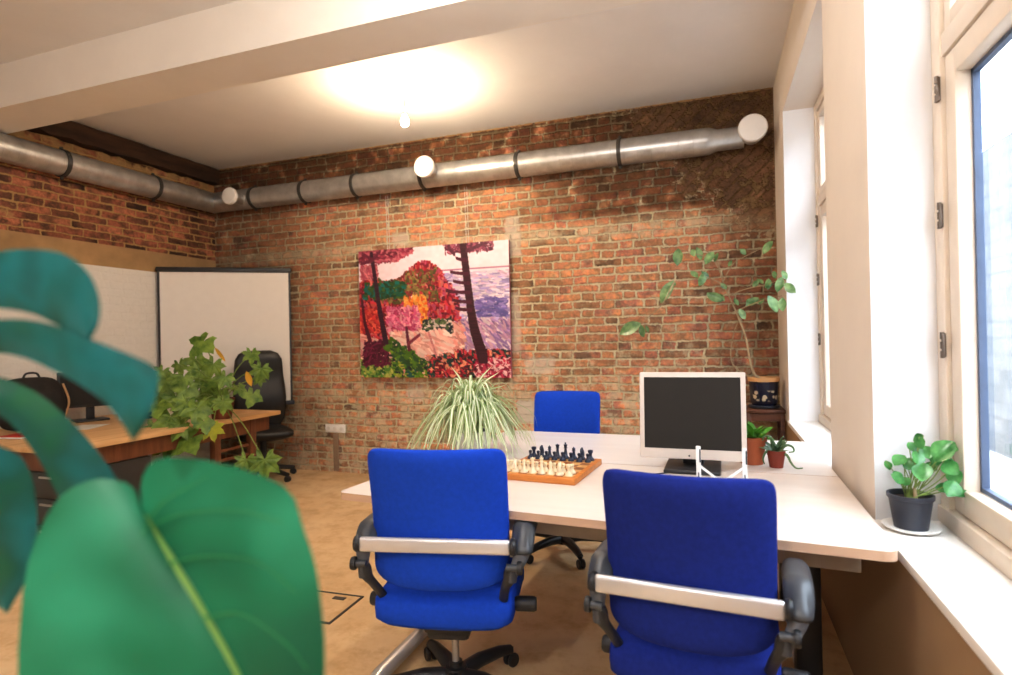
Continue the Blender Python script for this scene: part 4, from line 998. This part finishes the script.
for x, y, s, dy in LP:
    c = pp_(x, y, dy); sz = s/4.353/586*2.05
    nrm = (tocam(c+P0)*.8+Vector((rr.uniform(-.7, .7), rr.uniform(-.3, .3), rr.uniform(.2, 1.1)))).normalized()
    ax = Vector((rr.uniform(-1, 1), rr.uniform(-.3, .3), rr.uniform(-1.2, -.2))); ax = (ax-nrm*ax.dot(nrm)).normalized()
    oval_leaf(bl, c-ax*sz*.9, c+ax*sz*.9, sz*1.6, nrm, .16, 9, 1.0, .12)
    tube(bs, spline([(rr.uniform(-.015, .015), rr.uniform(-.015, .015), PH-.016), (c*.5)+Vector((0, 0, .05)), c-ax*sz*.8], 8), .0017, 6)
obj('foliage', bl, M['leaf_pil'], pil); obj('petioles', bs, M['greenstem'], pil)
bm = nb(); tube(bm, [(.012, -.01, PH-.02), (.008, -.012, PH+.022)], [.007, .004], 8); obj('stump', bm, M['bark'], pil)

# ------------------------------------------------------------------ left side: long table, plant, chair, clutter
TY0, TY1, TXR = 2.47, 4.42, -3.79
wt = thing('wooden_table', 'long warm oak table along the left wall', 'table', ((XL+.10+TXR)/2, (TY0+TY1)/2, 0))
tw, tl = TXR-XL-.10, TY1-TY0
boxobj('table_top', (0, 0, .74-.018), (tw, tl, .036), M['oak'], wt, .004)
for s in (-1, 1):
    boxobj('apron', (s*(tw/2-.06), 0, .64), (.025, tl-.2, .12), M['oakdark'], wt)
    boxobj('apron', (0, s*(tl/2-.06), .64), (tw-.2, .025, .12), M['oakdark'], wt)
for x in (-tw/2+.07, tw/2-.07):
    for y in (-tl/2+.08, .28, tl/2-.30): boxobj('leg', (x, y, .352), (.06, .06, .704), M['oakdark'], wt, .004)
for z in (.40, .48): boxobj('stretcher', (tw/2-.07, .46, z), (.02, .36, .022), M['oakdark'], wt)

# big palmate plant
IP = onz(222, 424, .74); IP.x = min(IP.x, TXR-.10)
IP = onx(222, 420, TXR-.12); IP.z = .74
ivy = thing('palmate_leaf_plant', 'large bushy plant with palm shaped leaves in a brown pot on the oak table', 'plant', IP)
bm = nb(); pot(bm, .075, .10, .17); obj('pot', bm, M['brownpot'], ivy)
bm = nb(); lathe(bm, [(0, .14), (.09, .138)], (0, 0, 0), 18); obj('soil', bm, M['soil'], ivy)
bl = nb(); bl2 = nb(); bs = nb(); rr = random.Random(31)
IL = [(270, 90, 115, 0), (165, 187, 70, 0), (235, 165, 90, 0), (255, 215, 110, 0), (335, 300, 100, 0), (475, 315, 80, 0), (512, 205, 85, 0), (470, 140, 70, 0), (310, 185, 90, 0), (110, 255, 100, 0), (130, 410, 140, 0), (215, 500, 135, 0), (240, 375, 110, 0), (305, 455, 90, 1),
      (90, 310, 100, 0), (525, 590, 125, 0), (448, 590, 90, 0), (110, 520, 110, 0), (185, 240, 90, 0), (62, 255, 70, 0), (150, 320, 110, 0), (300, 250, 90, 0), (350, 345, 80, 0), (200, 290, 100, 0), (75, 360, 100, 0), (60, 450, 90, 0), (250, 300, 100, 0), (170, 450, 100, 0), (415, 285, 60, 0),
      (360, 240, 80, 0), (285, 340, 80, 0), (95, 215, 70, 0), (500, 245, 55, 0), (270, 430, 80, 0), (195, 350, 100, 0)]
cam_d = (IP-CAM).dot(fw)
for x, y, s, yl in IL:
    dp = rr.uniform(-.22, .10)
    if y > 340: dp = rr.uniform(-.50, -.38)
    if y > 540: dp = -.30
    c = atd(140+x/4.22, 320+y/4.22, cam_d+dp)-IP
    sz = s/4.22/586*(cam_d+dp)*1.36
    nrm = (tocam(c+IP)+Vector((rr.uniform(-.5, .5), rr.uniform(-.4, .2), rr.uniform(-.1, .8)))).normalized()
    palm_leaf(bl2 if yl else bl, c, sz, nrm, Vector((rr.uniform(-.7, .7), 0, -1)), rr.choice((5, 7)))
    mid = c*.45+Vector((0, 0, .12+.05*rr.random())); tube(bs, spline([(rr.uniform(-.03, .03), rr.uniform(-.03, .03), .13), mid, c], 10), .0045, 6)
obj('foliage', bl, M['leaf_ivy'], ivy); obj('yellow_leaves', bl2, M['leaf_ivy2'], ivy)
obj('stems', bs, M['greenstem'], ivy)
# brown withered leaf tips
bm = nb()
for (x0, y0, x1, y1, w) in ((448, 215, 470, 280, .05), (315, 115, 360, 175, .03)):
    a = atd(140+x0/4.22, 320+y0/4.22, cam_d-.1)-IP; b_ = atd(140+x1/4.22, 320+y1/4.22, cam_d-.1)-IP; oval_leaf(bm, a, b_, w, tocam(a+IP), .1)
obj('withered_leaf', bm, mat('ochre withered leaf', srgb(196, 148, 40), .7), ivy)

# executive chair
ec = thing('executive_chair', 'high backed black leather executive chair in front of the projection screen', 'chair', (-4.27, 4.72, 0), R(50))
# local: chair faces -Y ... profile lofted upwards
def secs(bm, S):
    rings = []
    for (y, z, w, d_) in S:
        ring = []
        for k in range(24):
            a = 2*PI*k/24; ca2, sa2 = math.cos(a), math.sin(a); e = .45
            ring.append(bm.verts.new((w*math.copysign(abs(ca2)**e, ca2), y+d_*math.copysign(abs(sa2)**.7, sa2) + .10*ca2*ca2*abs(w)*(-1), z)))
        rings.append(ring)
    for a, b_ in zip(rings, rings[1:]):
        for k in range(24): bm.faces.new((a[k], a[(k+1) % 24], b_[(k+1) % 24], b_[k]))
    bm.faces.new(rings[0][::-1]); bm.faces.new(rings[-1])
bm = nb(); secs(bm, [(.20, .50, .19, .05), (.215, .58, .235, .065), (.20, .68, .25, .075), (.195, .80, .255, .07), (.215, .92, .25, .06), (.24, 1.02, .24, .055), (.245, 1.10, .235, .062), (.235, 1.20, .225, .07), (.24, 1.26, .19, .055), (.245, 1.29, .12, .03)])
obj('backrest', bm, M['leather'], ec, angle=70)
bm = nb()
def seatf2(u, v, s):
    x, y = superell(u, v, .26, .26, 6); e = (1-abs(2*u-1)**4)*(1-abs(2*v-1)**4); th = .02+.05*e
    return Vector((x, y-.04, .47+(th if s == 1 else -th if s == 0 else 0)))
pad(bm, seatf2, 16, 16); obj('seat', bm, M['leather'], ec, angle=80)
bm = nb(); tube(bm, [(0, 0, .43), (0, 0, .07)], .03, 14); obj('column', bm, M['black'], ec)
for k in range(5):
    a = .3+k*2*PI/5; d = Vector((math.cos(a), math.sin(a), 0)); bm = nb(); tube(bm, [Vector((0, 0, .11)), d*.16+Vector((0, 0, .10)), d*.32+Vector((0, 0, .07))], [.03, .026, .02], 10)
    lg = obj('leg', bm, M['black'], ec); bm = nb(); lathe(bm, [(0, -.02), (.028, -.02), (.03, 0), (.028, .02), (0, .02)], d*.31+Vector((0, 0, .03)), 16, rot_to((-d.y, d.x, 0))); obj('caster', bm, M['black'], lg)

# clutter on and under the oak table
p = onx(26, 420, XL+.42); 
bag = thing('backpack', 'black backpack standing on the oak table by the white wall', 'bag', (XL+.40, 3.02, .74), R(70))
bm = nb()
def bagf(u, v, s):
    x, z = superell(u, v, .21, .20, 4); e = (1-abs(2*u-1)**4)*(1-abs(2*v-1)**4); th = .03+.09*e
    return Vector((x*(1-.15*max(0, z)/.2), (th if s == 1 else -th if s == 0 else 0), z+.20))
pad(bm, bagf, 14, 14); obj('bag_body', bm, mat('black canvas', (.02, .016, .014), .9, var=.4), bag, angle=80)
bm = nb(); tube(bm, spline([(-.05, 0, .395), (-.03, 0, .43), (.03, 0, .43), (.05, 0, .395)], 10), .008, 8); obj('handle', bm, M['black'], bag)
bm = nb(); tube(bm, spline([(.20, -.03, .08), (.225, -.04, .2), (.19, -.03, .34)], 12), .008, 8); obj('strap', bm, mat('tan webbing', srgb(190, 150, 110), .7), bag)
mo = thing('desktop_monitor', 'black desktop monitor on the oak table by the white wall', 'monitor', (XL+.36, 3.50, .74), R(68))
boxobj('display', (0, 0, .27), (.46, .035, .30), M['black'], mo, .008); boxobj('screen', (0, -.0185, .272), (.43, .003, .265), M['panel'], mo); boxobj('neck', (0, .03, .10), (.06, .03, .2), M['black'], mo, .006); boxobj('base', (0, .02, .008), (.24, .18, .016), M['black'], mo, .006)
for i, (dx, dy, c_, nm, lab) in enumerate(((-4.72, 3.60, M['plate'], 'mug', 'white mug on the oak table left of the paper'), (-4.60, 3.72, M['potblack'], 'mug', 'black mug on the oak table beside the white mug'))):
    mg = thing(nm, lab, 'mug', (dx, dy, .74)); bm = nb(); lathe(bm, [(0, 0), (.036, 0), (.04, .095), (.035, .095), (.033, .01), (0, .01)], (0, 0, 0), 20); b1 = obj('cup', bm, c_, mg)
    bm = nb(); tube(bm, spline([(.038, 0, .075), (.065, 0, .07), (.065, 0, .03), (.037, 0, .02)], 10), .005, 8); obj('handle', bm, c_, mg)
sm = thing('small_plant', 'small spiky green plant in a white pot on the oak table', 'plant', (-4.62, 3.96, .74))
bm = nb(); pot(bm, .045, .055, .09); obj('pot', bm, M['plate'], sm)
bm = nb(); rr = random.Random(2)
for i in range(40):
    a = rr.uniform(0, 2*PI); e = rr.uniform(.4, 1.5); d = Vector((math.cos(a)*math.cos(e), math.sin(a)*math.cos(e), math.sin(e))); L = rr.uniform(.10, .22)
    oval_leaf(bm, Vector((0, 0, .07)), Vector((0, 0, .07))+d*L, .018, Vector((-d.x, -d.y, 1)), .25, 6)
obj('foliage', bm, M['leaf_ivy'], sm)
q = onz(85, 427, .742)
bm = nb(); box(bm, (0, 0, .001), (.21, .297, .002), 0, Matrix.Rotation(R(25), 3, 'Z')); o = obj('paper_sheet', bm, M['plate'], None); o.location = (q.x, q.y, .74); tag(o, 'white sheet of paper lying on the oak table', 'paper')
q = onz(16, 438.5, .742)
t0 = thing('notebook', 'red covered notebook at the near edge of the oak table', 'notebook', (q.x-.05, q.y+.05, .74), R(10))
boxobj('cover', (0, 0, .008), (.21, .16, .016), mat('red cover', srgb(190, 40, 28), .5), t0, .002); boxobj('pages', (.004, 0, .008), (.205, .164, .011), M['plate'], t0)
dp_ = thing('drawer_pedestal', 'dark grey drawer pedestal under the oak table', 'drawer unit', (-4.05, 2.85, 0), R(0))
boxobj('carcass', (0, 0, .29), (.42, .56, .56), mat('dark grey steel', (.035, .032, .03), .5), dp_, .006)
for k in range(3):
    d = boxobj('drawer', (0, -.283, .13+k*.175), (.40, .018, .165), mat('grey drawer front', (.05, .046, .042), .45), dp_, .004); boxobj('handle', (0, -.297, .18+k*.175), (.12, .012, .012), M['steel'], d)
    
# ------------------------------------------------------------------ monstera in the foreground
mp = thing('monstera_plant', 'large dark green monstera with glossy leaves closest to the camera', 'plant', (-.98, .42, 0))
MO = Vector(mp.location)
bm = nb(); lathe(bm, [(0, 0), (.15, 0), (.19, .33), (.20, .335), (.20, .36), (.185, .36), (.18, .32), (0, .315)], (0, 0, 0), 32); obj('pot', bm, mat('grey ceramic planter', (.35, .35, .38), .4), mp)
bm = nb(); lathe(bm, [(0, .325), (.182, .32)], (0, 0, 0), 20); obj('soil', bm, M['soil'], mp)
def half(bm, mid, edge, n=26, k=9, sag=.012, nrm=None, rip=0.0):
    A = spline(mid, n); B = spline(edge, n); rows = []
    for i in range(n):
        row = []
        for j in range(k+1):
            f = j/k; p = A[i].lerp(B[i], f) + nrm*(sag*math.sin(f*PI) + rip*math.sin(i*1.1)*f*f)
            row.append(bm.verts.new(p))
        rows.append(row)
    for a, b_ in zip(rows, rows[1:]):
        for j in range(k): bm.faces.new((a[j], a[j+1], b_[j+1], b_[j]))
def PD(pts): return [atd(x, y, d)-MO for x, y, d in pts]
# leaf A, the heart-shaped blade facing the camera
midA = PD([(143, 513, .60), (166, 548, .59), (200, 603, .57), (238, 672, .55), (268, 740, .54), (292, 815, .535)])
rgtA = PD([(143, 513, .60), (142, 478, .605), (160, 458, .60), (215, 462, .585), (285, 487, .565), (304, 530, .555), (318, 580, .55), (325, 650, .545), (318, 730, .54), (292, 815, .535)])
lftA = PD([(143, 513, .60), (139, 498, .60), (126, 483, .60), (95, 479, .595), (58, 498, .585), (32, 550, .575), (20, 620, .565), (22, 700, .56), (80, 790, .55), (180, 830, .54), (292, 815, .535)])
bm = nb(); nA = -fw
half(bm, midA, rgtA, nrm=nA, sag=.004, rip=.001); half(bm, midA, lftA, nrm=nA, sag=.004, rip=.001)
bmesh.ops.remove_doubles(bm, verts=bm.verts[:], dist=1e-4)
LA = obj('leaf', bm, M['leaf_mon'], mp, angle=180)
bm = nb(); P = spline(midA, 24); tube(bm, [p+nA*.002 for p in P], [.0042-.003*i/23 for i in range(24)], 8, 1.0)
def sidevein(x0, y0, d0, pts):
    Q = spline(PD([(x0, y0, d0)]+pts), 12); tube(bm, [q-ray(0, 0)*0+nA*.0035 for q in Q], [.0014-.001*i/11 for i in range(12)], 6)
obj('veins', bm, M['vein'], LA)
tubes_v = [((150, 522, .593), (168, 500, .588), (195, 484, .583), (212, 474, .58)), ((152, 525, .592), (185, 512, .583), (240, 508, .57), (285, 520, .558)), ((172, 560, .585), (215, 553, .572), (262, 560, .56), (300, 590, .550)), ((205, 615, .568), (245, 610, .56), (290, 640, .55), (310, 665, .546)),
           ((150, 528, .592), (125, 548, .586), (95, 560, .58), (60, 575, .575)), ((168, 570, .586), (140, 610, .58), (110, 640, .575), (80, 690, .567))]
bm = nb()
for tv in tubes_v:
    Q = spline(PD(tv), 12); tube(bm, [q+nA*.0075 for q in Q], [.0012-.0006*i/11 for i in range(12)], 6)
obj('side_veins', bm, leaf_mat('faint vein', srgb(40, 130, 80), srgb(60, 146, 90), .4), LA)
# leaf B, big split leaf entering from the left: lobes as straps around a blade outside the frame
def lobe(bm, up_, lo_, sag, n=24, k=8):
    A = spline(PD(up_), n); B = spline(PD(lo_), n); nr = -fw; rows = []
    for i in range(n):
        rows.append([bm.verts.new(A[i].lerp(B[i], j/k)+nr*(sag*math.sin(j/k*PI))) for j in range(k+1)])
    for a, b_ in zip(rows, rows[1:]):
        for j in range(k): bm.faces.new((a[j], a[j+1], b_[j+1], b_[j]))
bm = nb()
lobe(bm, [(-110, 300, .62), (-40, 262, .60), (10, 250, .58), (58, 252, .565), (86, 270, .555), (99, 297, .55), (99, 322, .55), (91, 339, .555)], [(-110, 345, .62), (-60, 315, .61), (-10, 308, .60), (30, 313, .585), (55, 324, .575), (72, 334, .565), (84, 339, .56), (91, 339, .555)], .005)
lobe(bm, [(-110, 345, .62), (-40, 324, .60), (10, 319, .585), (50, 324, .57), (95, 341, .555), (140, 359, .545), (158, 371, .54), (157, 392, .54), (149, 418, .54), (134, 441, .545)], [(-110, 385, .62), (-50, 358, .61), (-5, 353, .60), (25, 358, .585), (52, 370, .575), (80, 385, .565), (104, 402, .555), (119, 419, .55), (128, 433, .547), (134, 441, .545)], .005)
lobe(bm, [(-110, 385, 0.620), (-50, 372, 0.627), (0, 377, 0.639), (35, 392, 0.650), (66, 416, 0.657), (95, 448, 0.665), (118, 482, 0.669), (128, 520, 0.672), (126, 560, 0.672)], [(-110, 425, 0.620), (-50, 408, 0.627), (-5, 413, 0.635), (20, 434, 0.643), (42, 465, 0.650), (60, 500, 0.656), (80, 530, 0.661), (105, 555, 0.669), (126, 560, 0.672)], .005)
lobe(bm, [(-110, 425, 0.620), (-50, 425, 0.627), (0, 446, 0.635), (22, 458, 0.643), (34, 485, 0.646), (37, 530, 0.650), (28, 575, 0.650), (8, 612, 0.650)], [(-110, 465, 0.620), (-60, 470, 0.627), (-40, 490, 0.631), (-25, 520, 0.635), (-18, 555, 0.643), (-12, 585, 0.646), (-4, 605, 0.649), (8, 612, 0.650)], .005)
lobe(bm, [(-110, 300, .62), (-150, 300, .63), (-190, 330, .63), (-200, 380, .63)], [(-110, 465, .62), (-150, 480, .63), (-185, 450, .63), (-200, 380, .63)], .0)
bv = nb(); 
lobe(bm, [(-110, 300, .62), (-112, 330, .62), (-114, 400, .62), (-110, 465, .62)], [(-105, 300, .62), (-108, 330, .62), (-108, 400, .62), (-105, 465, .62)], 0, 6, 2)
bv.free()
LB = obj('leaf', bm, M['leaf_mon2'], mp, angle=180)
# stems
bm = nb(); rr = random.Random(9)
sA = midA[0]; sB = PD([(-150, 390, .63)])[0]
tube(bm, spline([(0.05, .02, .31), (.10, .04, .6), sA*.65+Vector((-.05, .03, .2)), sA+fw*.05+Vector((-.02, 0, -.05)), sA+fw*.004], 24), [.013-.006*i/23 for i in range(24)], 10)
tube(bm, spline([(-.05, 0, .31), (-.10, -.02, .7), sB*.8+Vector((0, .05, .15)), sB], 20), [.013-.005*i/19 for i in range(20)], 10)
tube(bm, spline([(0, -.02, .31), (.0, -.01, .55), (-.08, .10, .85), (-.22, .18, 1.0)], 20), [.013-.005*i/19 for i in range(20)], 10)
obj('stem', bm, M['greenstem'], mp)
bm = nb(); oval_leaf(bm, (-.22, .18, 1.0), (-.48, .34, .92), .24, (.2, -.5, 1), .2, 12, .9, .06); obj('leaf', bm, M['leaf_mon'], mp)

# ------------------------------------------------------------------ light
w = bpy.data.worlds.new('sky'); bpy.context.scene.world = w; w.use_nodes = True; nt = w.node_tree
bg = nt.nodes['Background']; bg.inputs[0].default_value = (.80, .90, 1.0, 1); bg.inputs[1].default_value = 15.0
def light(name, typ, loc, energy, col, **kw):
    l = bpy.data.lights.new(name, typ); l.energy = energy; l.color = col
    for k_, v_ in kw.items(): setattr(l, k_, v_)
    o = bpy.data.objects.new(name, l); C.objects.link(o); o.location = loc; return o
light('bulb_light', 'POINT', (bp.x, bp.y, bz-.01), 310, (1, .80, .56), shadow_soft_size=.04)
for x, y, e_ in ((-1.0, 1.75, 48), (-2.4, -1.2, 22), (-.6, -1.4, 125)):  # added unseen fill lights; the first follows a bright patch on the beam
    light('room_fill_light', 'POINT', (x, y, 2.93), e_, (1, .95, .90), shadow_soft_size=.06)
for y0, y1 in ((PN0, PN1), (PF0, PF1), (-2.2, -.75)):
    o = light('window_portal', 'AREA', (XO+.02, (y0+y1)/2, (SZ+HZ)/2), 1, (1, 1, 1), shape='RECTANGLE', size=HZ-SZ, size_y=y1-y0); o.rotation_euler = (0, R(90), 0)
    o.data.cycles.is_portal = True
sun = light('sun', 'SUN', (0, 0, 10), 1.6, (1, .97, .92), angle=R(8)); sun.rotation_euler = (R(20), R(-38), 0)
sc = bpy.context.scene
sc.view_settings.view_transform = 'Standard'; sc.view_settings.look = 'None'; sc.view_settings.exposure = 0.10; sc.view_settings.gamma = 0.88
try:
    sc.cycles.use_denoising = True; sc.cycles.sample_clamp_indirect = 6.0
except Exception: pass
